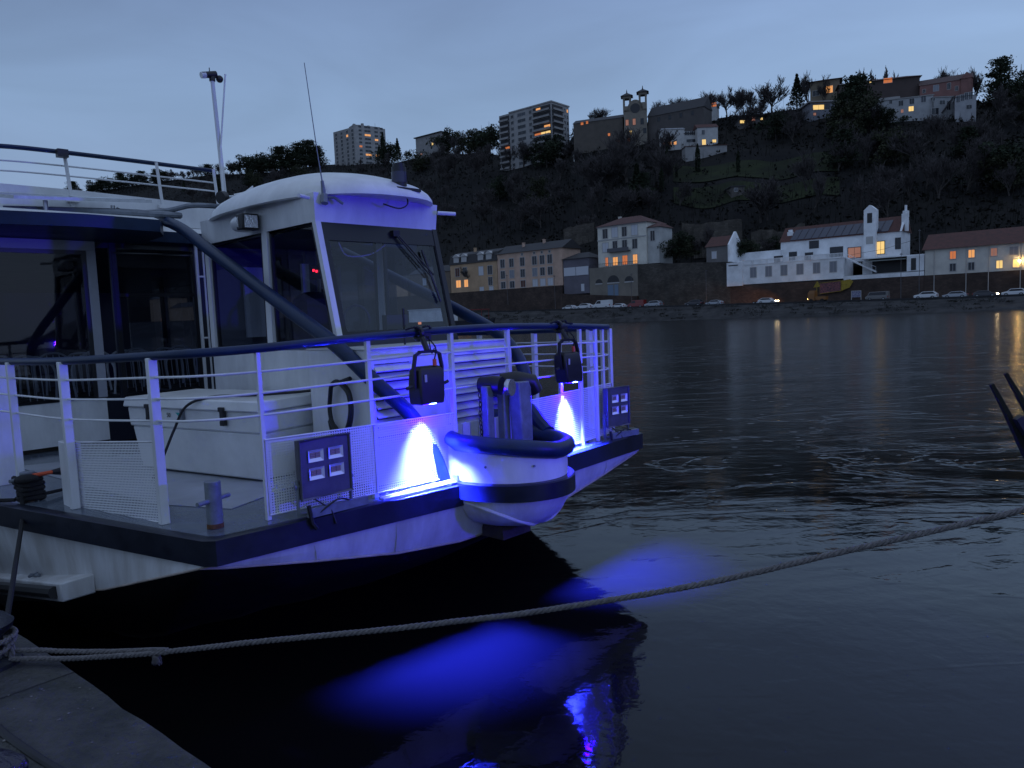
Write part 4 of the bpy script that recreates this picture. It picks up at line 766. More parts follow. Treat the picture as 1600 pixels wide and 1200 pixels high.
wins(t, g, [(h27(1239,400)[0],13.0,1.6,1.7,'dark'),(h27(1272,400)[0],15.3,1.9,1.5,'dark'),(h27(1307,400)[0],13.0,2.6,2.0,'dark'),(h27(1335,400)[0],12.4,2.6,2.2,'pink'),(h27(1376,400)[0],12.8,1.5,2.6,'yellow'),(h27(1403,400)[0],13.6,.9,2.2,'dark')], frame=FR_D)
mb = MB(g); xa = h27(1352,340)[0]; mb.box(xa,xa+2.4,-1.2,1.0,11.5,22.3); mb.loft([[(xa,-1.2,22.3),(xa+2.4,-1.2,22.3),(xa+2.4,1,22.3),(xa,1,22.3)],[(xa+1.1,-1.2,23.3),(xa+1.3,-1.2,23.3),(xa+1.3,1,23.3),(xa+1.1,1,23.3)]]); tw = mb.build('bell_tower', WWHITE, t, smooth=False)
mb = MB(g); mb.box(xa+.7,xa+1.7,-1.24,-1.21,19.5,21.6); mb.build('belfry_opening', FR_D, tw); mb = MB(g); mb.box(xa+.5,xa+1.9,-1.25,-1.21,15.0,16.6); mb.build('niche', FR_W, tw)
mb = MB(g)
for i in range(13): a0 = 2.2+i*1.62; mb.hexa([(a0,-.05,17.45),(a0+1.5,-.05,17.45),(a0+1.9,2.9,19.95),(a0+.4,2.9,19.95)], [(a0,-.1,17.52),(a0+1.5,-.1,17.52),(a0+1.9,2.85,20.02),(a0+.4,2.85,20.02)])
mb.build('solar_panel', mat('far solar panel', (.03,.035,.06), .08), rf, smooth=False)
mb = MB(g); mb.loft([[(W2-.2,-.4,17.2),(W2+.2,-.4,17.2),(W2+.2,8.4,17.2),(W2-.2,8.4,17.2)],[(W2-.2,3.6,21.5),(W2+.2,3.6,21.5),(W2+.2,4.4,21.5),(W2-.2,4.4,21.5)]]); mb.box(W2-.5,W2+.5,3.4,4.6,20.5,21.8); mb.box(W2-.2,W2+.2,3.7,4.2,21.8,23); mb.build('gable_end', WWHITE, t, smooth=False)
for x_, z_ in ((1.6,19.6),(26.,21.)):
    mb = MB(g); mb.box(x_-.6,x_+.6,1.5,2.5,17.3,z_); mb.cyl((x_,2,z_),(x_,2,z_+.5), .5, n=10); mb.build('chimney', WWHITE, rf, smooth=False)
f2 = Off(SF, ub, 20.)
t, wl, rf = house('garage_terrace', 'white terrace with an awning shaded opening and stair between the white houses', 'house', f2, uc-ub, 7, 7.4, 8.25, WWHITE, 'flat', mat('terrace floor', (.2,.2,.2), .8), .05, .02)
mb = MB(f2); wL = uc-ub; mb.box(3.0,wL-3.2,3.0,6.9,8.4,11.4); mb.box(wL-3.2,wL,0.2,6.9,8.4,11.5); mb.box(3,wL,.6,6.9,11.52,11.75); mb.build('upper_wall', WWHITE, t, smooth=False)
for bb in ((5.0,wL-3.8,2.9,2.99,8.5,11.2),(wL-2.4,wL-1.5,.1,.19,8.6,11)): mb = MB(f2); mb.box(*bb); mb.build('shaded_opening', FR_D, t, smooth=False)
mb = MB(f2); mb.hexa([(4.6,-.1,10.9),(wL-3.4,-.1,10.9),(wL-3.4,3,11.45),(4.6,3,11.45)],[(4.6,-.1,10.98),(wL-3.4,-.1,10.98),(wL-3.4,3,11.53),(4.6,3,11.53)]); mb.build('awning', mat('grey green awning', (.18,.2,.19), .8), t, smooth=False)
mb = MB(f2); mb.hexa([(.1,1,12.0),(.1,2,12.0),(6.2,2,8.6),(6.2,1,8.6)],[(.1,1,12.35),(.1,2,12.35),(6.2,2,8.95),(6.2,1,8.95)]); mb.tube([(.1,.9,13.1),(6.2,.9,9.8)],.05,6)
for i in range(9): mb.cyl((.2+i*.75,.9,12.2-i*.41),(.2+i*.75,.9,13.0-i*.41), .03, n=5)
mb.build('stair', WWHITE, t, smooth=False)
wallthing('retaining_wall', 'dark brown wall under the white riverside houses', ua-.1, uc, 2.4, 7.7, 7.35, BRICK, 20.05, 1.)
# painted panel, yellow mural, sign
ux = sp(1281,462,19.6)[0]; f3 = Off(SF, ux, 19.5)
t = thing('mural_board', 'yellow framed wall panel with a dark crowd picture on the brown wall', 'mural', f3.w(3.5,.2,4.6))
mb = MB(f3); mb.add([(0,0,4.7),(4.4,0,5.1),(4.4,0,7.3),(0,0,7.0),(0,.12,4.7),(4.4,.12,5.1),(4.4,.12,7.3),(0,.12,7.0)], [(0,1,2,3),(7,6,5,4),(0,4,5,1),(1,5,6,2),(2,6,7,3),(3,7,4,0)]); mb.build('picture', mat('dark crowd picture', (.30,.10,.10), .7, scale=3.5, c2=(.02,.02,.04)), t, smooth=False)
YEL = mat('yellow paint', (.30,.21,.02), .7, var=.25, scale=2)
mb = MB(f3); mb.tube([(0,-.02,4.7),(4.4,-.02,5.1),(4.4,-.02,7.3),(0,-.02,7.0)], .06, 4, closed=True); mb.add([(4.5,0,5.1),(6.2,0,5.8),(6.9,0,7.0),(6.3,0,7.5),(4.5,0,7.3),(4.5,.1,5.1),(6.2,.1,5.8),(6.9,.1,7.0),(6.3,.1,7.5),(4.5,.1,7.3)], [(0,1,2,3,4),(9,8,7,6,5),(0,5,6,1),(1,6,7,2),(2,7,8,3),(3,8,9,4),(4,9,5,0)]); mb.build('yellow_border', YEL, t, smooth=False)
f4 = Off(SF, sp(1329,468,17)[0], 17.6)
t = thing('information_board', 'blue and white information board on posts beside the river road', 'sign', f4.w(1,0,zr(0)))
mb = MB(f4); mb.box(0,1.9,0,.1,3.6,4.9); mb.build('panel', mat('blue poster', (.02,.03,.16), .5, scale=4, c2=(.35,.35,.42)), t); mb = MB(f4); mb.tube([(0,0,2.75),(0,0,4.95),(1.9,0,4.95),(1.9,0,2.75)], .07, 6); mb.build('frame', FR_W, t)
# dark stone wall with the villa on its terrace
ud = sp(1141,430)[0]; ue = sp(997,430)[0]; uv0 = sp(921,430)[0]
wallthing('stone_wall', 'tall dark stone retaining wall between the arched terrace and the white houses', ue, ud, 2.4, 14.6, 13.3, STN, 20., 1.5)
wallthing('bank_wall', 'high brown bank wall with scrub below the pink riverside houses', -215, sp(879,430)[0], 2.4, 10.7, 10.6, BRICK, 19.4, .6)
wallthing('bank_wall', 'low brown bank wall below the arched terrace and the lilac block', sp(879,430)[0]+.05, ue-.05, 2.4, 8.2, 6.4, BRICK, 19.4, .6)
t = thing('arched_terrace', 'stone terrace with three wide arches under the white villa', 'terrace', SF.w((uv0+ue)/2,22,5))
mb = MB(Off(SF, uv0, 20.)); wv = ue-uv0; mb.box(0,wv-.1,0,8,6.5,14.6); tr = mb.build('terrace_wall', plaster('grey ochre stone', (.20,.18,.15)), t, smooth=False)
for i, (c, r) in enumerate(((.20,.075),(.50,.125),(.82,.09))):
    mb = MB(Off(SF, uv0, 20.)); rr = wv*r; cx = wv*c; mb.add([(cx+rr*math.cos(q),-.03,10.4+min(rr,2.6)*math.sin(q)) for q in [math.pi*k/12 for k in range(13)]], [tuple(range(13))]); mb.build('arch_opening', FR_D, t, smooth=False)
    mb = MB(Off(SF, uv0, 20.)); mb.box(cx-rr,cx+rr,-.12,-.01,10.1,10.4); mb.build('arch_sill', FR_W, t, smooth=False)
mb = MB(Off(SF, uv0, 20.)); mb.box(wv*.38,wv*.50,-.04,-.01,6.9,9.8); mb.box(wv*.52,wv*.6,-.05,-.01,6.9,9.8); mb.build('blue_door', mat('pale blue doors', (.14,.2,.28), .6), t, smooth=False)
uu0, uu1 = sp(931,380)[0], sp(1007,380)[0]; f5 = Off(SF, uu0, 21.)
t, wl, rf = house('white_villa', 'three storey white villa with orange lit ground floor and a balcony on the stone terrace', 'house', f5, uu1-uu0, 10, 14.6, 25.3, plaster('villa render', (.66,.63,.55)), 'hip', ROOFR, 2.4, .5, chim=((4,5,2.6),))
xs = [sp(px,380,21)[0]-uu0 for px in (946,961,976,992)]
wins(t, f5, [(xs[0],22.2,1.5,2.4,'dark'),(xs[1],22.2,1.8,2.6,'white'),(xs[2],22.2,1.4,2.4,'dark'),(xs[3],22.2,1.8,2.6,'white'),(xs[0],18.6,1.8,2.4,'white'),(xs[1],18.8,1.4,2.4,'dark'),(xs[2],18.8,1.4,2.4,'dark'),(xs[3],18.8,1.4,2.4,'dark'),(xs[0]+.3,14.9,.8,2.2,'orange'),(xs[1],14.9,1.5,2.1,'warm'),(xs[2],14.9,1.5,2.3,'orange'),(xs[3],14.9,1.3,2.3,'warm')])
mb = MB(f5); mb.box(xs[1]-1.8,xs[2]+1.8,-1.2,-.01,18.3,18.5); mb.box(xs[1]-1.8,xs[2]+1.8,-1.2,-1.12,18.5,19.3); mb.build('balcony', STAINED, t, smooth=False)
mb = MB(f5); mb.box(-.1,uu1-uu0+.1,-.12,-.003,21.6,21.9); mb.box(-.15,uu1-uu0+.15,-.15,-.004,25.0,25.3); mb.build('cornice', FR_W, t, smooth=False)
f5b = Off(SF, uu1+.05, 21.5); 
t, wl, rf = house('villa_wing', 'narrow white wing with one window joined to the right side of the villa', 'house', f5b, 3.3, 7, 14.6, 23.7, plaster('villa wing render', (.46,.46,.44)), 'hip', ROOFR, 1.4, .4)
wins(t, f5b, [(1.5,20.3,1.2,2.5,'dark')])
mb = MB(SF)
for i in range(26): 
    u = uv0+.3+i*(wv-.6)/25; mb.cyl((u,20.1,14.6),(u,20.1,15.5), .04, n=5)
mb.tube([(uv0+.3,20.1,15.5),(ue-.3,20.1,15.5)], .05, 5); tag(mb.build('terrace_railing', FR_D), 'dark metal railing along the edge of the villa terrace', 'railing')
# stone cottage above the wall end
f6 = Off(SF, sp(1103,400)[0], 20.3); t, wl, rf = house('stone_cottage', 'small grey stone cottage with a white gable at the end of the tall wall', 'house', f6, sp(1139,400)[0]-sp(1103,400)[0]-.3, 7, 13.3, 17.2, plaster('grey cottage render', (.17,.16,.155)), 'gable', ROOFR, 2.6, .3)
mb = MB(f6); wq = sp(1139,400)[0]-sp(1103,400)[0]; mb.loft([[(wq-.3,-.3,13.3),(wq+.1,-.3,13.3),(wq+.1,7.3,13.3),(wq-.3,7.3,13.3)],[(wq-.3,-.3,17.4),(wq+.1,-.3,17.4),(wq+.1,7.3,17.4),(wq-.3,7.3,17.4)],[(wq-.3,3.3,20.6),(wq+.1,3.3,20.6),(wq+.1,3.8,20.6),(wq-.3,3.8,20.6)]]); mb.build('white_gable', WWHITE, t, smooth=False)
wins(t, f6, [(2.,14.4,1.1,1.6,'white')])
f7 = Off(SF, sp(1140,400,26)[0], 26.); t, wl, rf = house('white_annex', 'low flat white annex behind the balustrade left of the solar panel roof', 'house', f7, sp(1219,400,26)[0]-sp(1140,400,26)[0], 5, 11.5, 15.3, WWHITE, 'flat', WWHITE, .2, .1)
wins(t, f7, [(12,12.4,1.9,1.6,'dark'),(19,12.4,1.6,1.8,'dark')], frame=FR_D)
# lilac block, pink terrace row
f8 = Off(SF, sp(880,430)[0], 20.2); w8 = uv0-sp(880,430)[0]-.2
t, wl, rf = house('lilac_block', 'low lilac grey block with a white band between the pink house and the arched terrace', 'house', f8, w8, 8, 8.0, 17.6, LILAC, 'hip', ROOFD, 1.8, .5)
mb = MB(f8); mb.box(.2,w8*.48,-.1,-.01,13.0,15.3); mb.box(w8*.5,w8-.2,-.1,-.01,13.0,15.3); mb.build('white_band', PANE['white'], t, smooth=False)
mb = MB(f8); mb.box(w8*.68,w8*.80,-.06,-.01,8.6,10.6); mb.build('door', PANE['white'], t, smooth=False)
ur = sp(778,430)[0]; f9 = Off(SF, ur, 20.); w9 = sp(879,430)[0]-ur
t, wl, rf = house('pink_house', 'pink beige three storey house row with small attic openings beside the river', 'house', f9, w9, 9, 10.6, 21.0, PINK, 'gable', ROOFD, 2.6, .5, chim=((w9*.33,3,2.8),(w9*.62,4,3.2)))
X9 = lambda px: sp(px,430)[0]-ur
L_ = []
for px in (786,800,817,836,848,860):
    x = X9(px); L_ += [(x,17.0,1.6,2.4,'dark'), (x,13.8,1.6,2.2,'shut' if px in (800,836) else 'dark'), (x,10.9,1.7,1.9,'white' if px > 830 else ('brown' if px == 817 else 'dark'))]
L_ += [(X9(px),20.0,.6,.6,'dark') for px in (817,836,848,860)]; wins(t, f9, L_, fw=.16)
us_ = sp(704,430)[0]; f10 = Off(SF, us_, 20.); w10 = ur-us_-.2
t, wl, rf = house('mansard_house', 'ochre house with roof dormers and two orange lit windows left of the pink row', 'house', f10, w10, 9, 10.2, 19.3, BEIGE, 'mansard', ROOFD, 4., .3, chim=((w10*.4,3.5,4.8),))
X10 = lambda px: sp(px,430)[0]-us_
wins(t, f10, [(X10(715),15.6,1.8,2.6,'brown'),(X10(727),15.6,1.6,2.6,'dark'),(X10(752),15.4,1.8,2.6,'white'),(X10(766),15.4,1.8,2.6,'dark'),(X10(716),12.2,2.0,2.2,'warm'),(X10(728),12.2,1.6,2.2,'warm'),(X10(766),12.2,1.6,2.4,'dark'),(X10(752),10.4,1.6,1.4,'white'),(X10(767),10.4,1.6,1.4,'white')])
for px in (714,726,752,765):
    x = X10(px); mb = MB(f10); mb.box(x-1.1,x+1.1,-.1,2.6,19.4,21.6); mb.loft([[(x-1.4,-.3,21.6),(x+1.4,-.3,21.6),(x+1.4,2.6,21.6),(x-1.4,2.6,21.6)],[(x-.1,-.3,22.5),(x+.1,-.3,22.5),(x+.1,2.6,22.5),(x-.1,2.6,22.5)]]); d_ = mb.build('dormer', FR_W, rf, smooth=False)
ut = sp(640,430)[0]; f11 = Off(SF, ut, 20.); t, wl, rf = house('low_house', 'plain brownish low house left of the dormered house, partly behind the blue arch', 'house', f11, us_-ut-.2, 9, 10, 17.6, plaster('brown grey render', (.17,.13,.10)), 'gable', ROOFD, 2.4, .3)
wins(t, f11, [(us_-ut-12,13.8,1.5,2.2,'white'),(us_-ut-30,13.8,1.5,2.2,'dark')])
for i, (a_, b_, zt) in enumerate(((500,560,14),(560,638,15.5),(400,498,14),(250,396,13))):
    ux_ = sp(a_,450)[0]; f_ = Off(SF, ux_, 20.); house('riverside_house', ['dull grey house on the far quay behind the wheelhouse', 'dull ochre house on the far quay behind the windscreen', 'long dark house on the far quay hidden by the saloon', 'low dark house on the far quay seen past the saloon'][i], 'house', f_, min(60, sp(b_,450)[0]-ux_-.5), 9, 5, zt, BEIGE if i % 2 else PINK, 'gable', ROOFD, 2.4, .3)
for (a_, b_, zt, lst, lb) in ((20,118,22,((62,497,'orange'),(78,493,'warm'),(89,496,'yellow'),(66,489,'orange')),'added far house whose orange windows stand in for lights reflected in the saloon door'),(232,262,18,((254,505,'pink'),(259,505,'warm')),'small far house with two dim lit windows seen through the saloon window')):  # first house is added: its glowing panes imitate lights reflected in the door glass
    ux_ = sp(a_,450)[0]; ux2 = min(sp(b_,450)[0], ux_+80); f_ = Off(SF, ux_, 20.); t, wl, rf = house('riverside_house', lb, 'house', f_, ux2-ux_, 9, 4, zt, BEIGE, 'gable', ROOFD, 2.4, .3)
    for px, py, kd in lst: x, z = sp(px, py); wins(t, f_, [(x-ux_, max(6, z), 2.6, 2.4, kd)])
# ================================================================== HILL
def lerpt(tab, x):
    if x <= tab[0][0]: return tab[0][1]
    for (a, b), (c, d) in zip(tab, tab[1:]):
        if x <= c: return b+(d-b)*(x-a)/(c-a)
    return tab[-1][1]
SKY = [(-300,330),(0,318),(150,303),(250,285),(350,272),(450,268),(520,256),(620,256),(700,240),(776,236),(786,246),(888,238),(904,206),(1000,192),(1100,188),(1200,176),(1280,164),(1400,160),(1530,160),(1600,156),(1900,140),(2400,210),(3200,330)]
YR = [(-300,1100),(0,860),(560,620),(840,400),(1100,350),(1500,300),(1900,250),(3200,220)]
from mathutils import noise as mn
def base_pt(px):      # foot of the hill, 31 m behind the waterline
    D = ray(px, 480); t = (31+SF.y.dot(SF.o))/(SF.y.x*D.x+SF.y.y*D.y); return D.x*t, D.y*t
def hill(px, k):
    bx_, by_ = base_pt(px); yr = max(lerpt(YR, px), by_+60); tx = bx_/by_; y = by_+(yr-by_)*k
    P = aty(px, lerpt(SKY, px), yr); zt = P.z; u = (Vector((tx*y, y))-SF.o).dot(SF.x)
    z0 = 8.+max(0,-u)*.02; kk = k
    z = z0+(zt-z0)*(kk**.96) + 3.2*mn.noise(Vector((tx*y*.014, y*.014, 0)))*min(1, k*4)*(1-k*.6) + 1.0*mn.noise(Vector((tx*y*.06, y*.06, 3)))*min(1, k*5)
    # two darker terraces cut across the slope
    return Vector((tx*y, y, z))
cols_ = list(range(-300, 3220, 22)); rows_ = []
NK = 34
for j in range(NK+1): rows_.append([tuple(hill(px, j/NK)) for px in cols_])
last = rows_[-1]; rows_.append([(x*1.25, y*1.25, z*1.0) for x, y, z in last]); rows_.append([(x*1.9, y*1.9, z*.95) for x, y, z in last])
f_ = rows_[0]; rows_.insert(0, [(x-SF.y.x*7.5, y-SF.y.y*7.5, 2.0) for x, y, z in f_])
mb = MB(WF); mb.loft(rows_, closed=False)
HILLM = mat('dark wooded slope', (.021,.020,.018), 1., var=.6, scale=.035, bump=1., bscale=.5, c2=(.009,.009,.010), spec=.1); tag(mb.build('hillside', HILLM, smooth=False, origin=(0,0,0)), kind='structure')
ue_ = (Vector(base_pt(3150))-SF.o).dot(SF.x); us2 = [ue_-4+i*28 for i in range(28)]; mb = MB(SF)
mb.loft([[(u, v, z+(0 if v < 35 else 9*mn.noise(Vector((u*.012, v*.012, 7))))) for u in us2] for v, z in ((23.5,2),(31,7),(60,24),(100,46),(145,68),(190,86),(235,96),(330,98))], closed=False)
tag(mb.build('hillside', HILLM, smooth=False), kind='structure')
def on_hill(px, py):
    lo, hi = 0., 1.
    for _ in range(26):
        m = (lo+hi)/2; x, y = proj(hill(px, m))
        if y > py: lo = m
        else: hi = m
    return hill(px, (lo+hi)/2)
def rnd_tri(mb, c, s_, r):
    a = Vector((r.gauss(0,1), r.gauss(0,1), r.gauss(0,1))).normalized(); b = a.orthogonal().normalized(); c_ = a.cross(b)
    q = r.uniform(0,6.28); u = b*math.cos(q)+c_*math.sin(q); v = c_*math.cos(q)-b*math.sin(q); c = Vector(c)
    k = len(mb.v); mb.v += [c-u*s_, c+u*s_, c+v*s_*1.3]; mb.f.append((k,k+1,k+2))
GREEN = mat('dark evergreen leaves', (.022,.030,.016), .8, var=.5, scale=.5, spec=.2)
GREEN2 = mat('dull olive leaves', (.038,.042,.022), .8, var=.5, scale=.5, spec=.2)
BARK = mat('grey brown bark', (.065,.057,.052), .9, var=.3, scale=2, spec=.2)
TWIG = mat('bare twigs', (.075,.067,.066), .9, var=.4, scale=1., spec=.1)
# tangle of undergrowth and small wood over the slope
r = random.Random(8); mb = MB(WF)
for i in range(15000):
    px = r.uniform(60,1720); k = r.uniform(.0,1.)**.85; p = hill(px, k)
    sx, sy = proj(p)
    if 1050 < px < 1290 and 235 < sy < 300 and r.random() < .75: continue
    h = r.uniform(.6,3.4)*(.6 if k > .93 else 1)
    if r.random() < .45:
        w = r.uniform(.05,.14); q = r.uniform(-.5,.5); kk = len(mb.v); mb.v += [p+Vector((-w,0,-.3)), p+Vector((w,0,-.3)), p+Vector((q,0,h*1.5))]; mb.f.append((kk,kk+1,kk+2))
    else:
        for _ in range(3): rnd_tri(mb, p+Vector((r.uniform(-.8,.8), r.uniform(-.8,.8), r.uniform(.1,h*.7))), r.uniform(.25,.75), r)
for i in range(9000):
    px = r.uniform(40,1700); k = r.uniform(.86,1.0); p = hill(px, k)
    if (515 < px < 610 or 775 < px < 900 or 970 < px < 1020) and r.random() < .8: continue
    if 1020 < px < 1140 or (1260 < px < 1530 and k < .97): continue
    dens = .5+.5*mn.noise(Vector((px*.02, 0, 5))); h = r.uniform(2.5,8.)*max(.25, dens)*(p.y/420)
    lx = r.uniform(-.22,.22)*h; w = .045*p.y/350; kk = len(mb.v); mb.v += [p+Vector((-w,0,-.3)), p+Vector((w,0,-.3)), p+Vector((lx,0,h))]; mb.f.append((kk,kk+1,kk+2))
    for _ in range(3):
        t_ = r.uniform(.35,.9); a_ = p+Vector((lx*t_,0,h*t_)); b_ = a_+Vector((r.uniform(-.35,.35)*h*.6, r.uniform(-.3,.3)*h*.4, r.uniform(.1,.35)*h)); kk = len(mb.v); mb.v += [a_+Vector((-w*.5,0,0)), a_+Vector((w*.5,0,0)), b_]; mb.f.append((kk,kk+1,kk+2))
    if r.random() < .3: rnd_tri(mb, p+Vector((r.uniform(-1,1),0,r.uniform(.3,h*.6))), r.uniform(.4,1.2), r)
tag(mb.build('undergrowth', mat('winter undergrowth', (.022,.020,.017), .95, var=.7, scale=.06, c2=(.009,.010,.008), spec=.1), smooth=False, origin=(0,0,0)), kind='stuff')
# ---- trees
def bare_tree_mesh(seed, H, spread, up=.5, pollard=False):
    r = random.Random(seed); tr = MB(WF); cr = MB(WF)
    def branch(p, d, L, rad, lvl):
        n_ = 3; pts = [p]; dd = d.copy()
        for i in range(n_):
            dd = (dd+Vector((r.gauss(0,.13), r.gauss(0,.13), r.gauss(0,.06)+.04*lvl*up))).normalized(); pts.append(pts[-1]+dd*L/n_)
        m_ = tr if lvl < 2 else cr
        m_.tube([tuple(q) for q in pts], [max(.045, rad*(1-.45*i/n_)) for i in range(n_+1)], 5 if lvl < 2 else 3)
        if lvl >= 5: return
        nb = (5 if lvl == 0 else 4) if not (pollard and lvl == 0) else 6
        if lvl == 4: nb = 3
        for j in range(nb):
            f = r.uniform(.35,1.) if j else 1.; q = pts[min(n_, int(f*n_))]; base = pts[max(0, min(n_-1, int(f*n_)))]; P = base.lerp(q, .5) if f < 1 else pts[-1]
            az = r.uniform(0, 6.283); sp_ = r.uniform(.35,.95)*spread; side = Vector((math.cos(az), math.sin(az), 0)); nd = (dd*1.0+side*sp_+Vector((0,0,up*.35))).normalized()
            branch(P, nd, L*r.uniform(.58,.82)*(1.2 if lvl == 0 else 1), rad*r.uniform(.45,.62), lvl+1)
    branch(Vector((0,0,-.4)), Vector((r.uniform(-.06,.06),0,1)), H*.28, H*.020, 0)
    return tr, cr
def data_of(mb, name, m):
    o = mb.build(name, m, smooth=False, origin=(0,0,0)); me = o.data; bpy.data.objects.remove(o); return me
VAR = {}
for i, (H, s_, u_) in enumerate(((14,.95,.35),(16,.8,.6),(12,1.1,.3),(15,.6,.9),(13,.9,.5))):
    tr, cr = bare_tree_mesh(20+i, H, s_, u_); VAR['bare%d' % i] = (data_of(tr, 'trunk', BARK), data_of(cr, 'crown', TWIG), H)
tr, cr = bare_tree_mesh(77, 11, .45, 1.6, True); VAR['pollard'] = (data_of(tr, 'trunk', BARK), data_of(cr, 'crown', TWIG), 11)
def leafy(kind, seed, H, m=GREEN):
    r = random.Random(seed); tr = MB(WF); cr = MB(WF); tr.tube([(0,0,-.4),(0.1,0,H*.5),(0,0,H*.94)], [H*.022,H*.014,.03], 6)
    if kind == 'cedar':
        for lv in range(9):
            z = H*(.10+.094*lv); R_l = H*(.44-.042*lv)*r.uniform(.8,1.1)
            for b_ in range(8):
                a = r.uniform(0,6.28); L_ = R_l*r.uniform(.6,1.); e = Vector((math.cos(a)*L_, math.sin(a)*L_, z+H*.05)); tr.tube([(0,0,z-H*.03), tuple(e)], [H*.008,.03], 4)
                for k in range(46): t_ = r.uniform(.25,1.05); w = H*.085*(1.15-t_*.5); rnd_tri(cr, (e.x*t_+r.gauss(0,w), e.y*t_+r.gauss(0,w), (z-H*.03)*(1-t_)+e.z*t_+r.gauss(0,H*.012)+.2), H*.022*r.uniform(.6,1.4), r)
    elif kind == 'conifer':
        for k in range(1700): t_ = r.random()**.8; z = H*(.1+.9*t_); R_l = H*.24*(1-t_)*(1+.25*math.sin(t_*60)); a = r.uniform(0,6.28); q = R_l*math.sqrt(r.uniform(.2,1)); rnd_tri(cr, (q*math.cos(a), q*math.sin(a), z), H*.028*r.uniform(.6,1.3), r)
    elif kind == 'cypress':
        for k in range(900): t_ = r.random(); z = H*(.03+.97*t_); R_l = H*.085*(math.sin(min(1,(1-t_)*1.9)*1.57)); a = r.uniform(0,6.28); q = R_l*math.sqrt(r.uniform(.2,1)); rnd_tri(cr, (q*math.cos(a), q*math.sin(a), z), H*.028*r.uniform(.6,1.3), r)
    else:
        cl = [(r.gauss(0,H*.19), r.gauss(0,H*.19), H*r.uniform(.14,.84), H*r.uniform(.11,.21)) for _ in range(20)]
        for x, y, z, R_l in cl:
            tr.tube([(0,0,H*.3),(x,y,z)], [H*.012,.03], 4)
            for k in range(120): v = Vector((r.gauss(0,1), r.gauss(0,1), r.gauss(0,1))).normalized()*R_l*r.uniform(.55,1.05); rnd_tri(cr, (x+v.x, y+v.y, z+v.z*.8), H*.026*r.uniform(.6,1.4), r)
    return data_of(tr, 'trunk', BARK), data_of(cr, 'crown', m), H
for i in range(2): VAR['cedar%d' % i] = leafy('cedar', 40+i, 16); VAR['conifer%d' % i] = leafy('conifer', 50+i, 13); VAR['round%d' % i] = leafy('round', 60+i, 11, GREEN if i else GREEN2)
VAR['cypress0'] = leafy('cypress', 70, 12)
ntree = 0
def tree(var, p, H, label, group=None, name=None, wide=1.):
    global ntree
    tm, cm, h0 = VAR[var]; s_ = H/h0; nm = name or {'b':'bare_tree','p':'pollard_tree','c':'cedar_tree' if 'cedar' in var else ('conifer_tree' if 'conif' in var else 'cypress_tree'),'r':'evergreen_tree'}[var[0]]
    e = thing(nm, label, 'tree', tuple(p), group); e.rotation_euler = (0,0,ntree*1.7); e.scale = (s_*wide, s_*wide, s_); ntree += 1
    for n_, d in (('trunk', tm), ('crown', cm)): o = bpy.data.objects.new(n_, d); col.objects.link(o); o.parent = e
    return e
def sk(px, top, var, label, group=None, dk=.97, wide=1., base=None):     # tree whose top stands at a given height of the skyline
    p = hill(px, dk) if base is None else on_hill(px, base); q = aty(px, top, p.y); return tree(var, p, max(2., q.z-p.z), label, group, wide=wide)
sk(1208,104,'bare0','broad bare tree standing against the sky left of the dark conifer on the ridge', wide=1.15)
sk(1247,116,'conifer0','dark pointed conifer on the ridge beside the broad bare tree', wide=1.1)
sk(1268,100,'bare3','tall feathery bare tree behind the conifer on the ridge'); sk(1290,106,'bare1','thin bare tree above the low roofed house on the ridge')
sk(1556,86,'cedar0','big cedar on the skyline right of the pink house', wide=1.0, dk=.93); sk(1588,96,'round1','dense evergreen at the right edge of the skyline beside the cedar', dk=.93, wide=1.2)
sk(1338,112,'cedar1','large dark cedar in front of the long white hillside house', wide=1.1, base=205); sk(1318,140,'cedar0','dark drooping evergreen left of the long white hillside house', wide=1.0, base=210)
sk(1378,160,'round1','rounded evergreen under the left end of the long white house', base=205, wide=1.2)
for px, tp in ((1338,104),(1352,100),(1364,104),(1378,100),(1392,106),(1405,110)): sk(px, tp+2, 'pollard', 'upright bare pollard in the row above the long white house', 'row of bare pollards on the ridge', base=136, wide=1.2)
for px, tp in ((1462,96),(1478,92),(1492,96),(1506,96),(1518,104)): sk(px, tp, 'bare3' if px % 4 else 'bare1', 'leafless tree rising behind the pink hillside house', 'bare trees behind the pink house', dk=1.)
for px, tp in ((1108,132),(1124,128),(1140,122),(1152,126),(1166,120),(1178,128),(1190,126)): sk(px, tp, ['bare0','bare1','bare4'][px % 3], 'leafless tree in the ridge line clump left of the broad bare tree', 'bare ridge trees left of the broad tree', dk=1.)
for px, tp in ((1040,148),(1062,142),(1072,144),(1082,146)): sk(px, tp, 'bare2', 'small leafless tree behind the convent roof', 'bare trees behind the convent', dk=1.)
for px, tp in ((940,164),(946,160)): sk(px, tp, 'bare2', 'small leafless tree behind the long convent roof near the apartment tower', 'bare trees by the convent end', dk=1.)
for px, tp in ((606,226),(620,214),(634,216)): sk(px, tp, 'conifer1' if px % 4 else 'round1', 'dark evergreen just right of the far tower block', 'evergreens right of the far tower block', dk=.98)
sk(612,206,'cypress0','single thin cypress right of the far tower block', dk=1.)
for px, tp in ((702,196),(712,192),(722,198),(734,196),(764,192),(776,186)): sk(px, tp, 'bare1' if px % 4 else 'round1', 'tree on the ridge left of the large apartment block', 'ridge trees left of the large apartment block', dk=.98)
for px, tp in ((744,204),(756,198)): sk(px, tp, 'round0', 'bushy evergreen against the left side of the apartment block', 'evergreens left of the apartment block', dk=.97, wide=1.3)
for px, tp in ((400,236),(418,232),(436,238),(452,226),(466,222),(482,220),(498,216),(510,226)): sk(px, tp, ['cedar1','round1','cedar0'][px % 3], 'dark evergreen on the ridge left of the far tower block', 'evergreens left of the far tower block', dk=.98, wide=1.4)
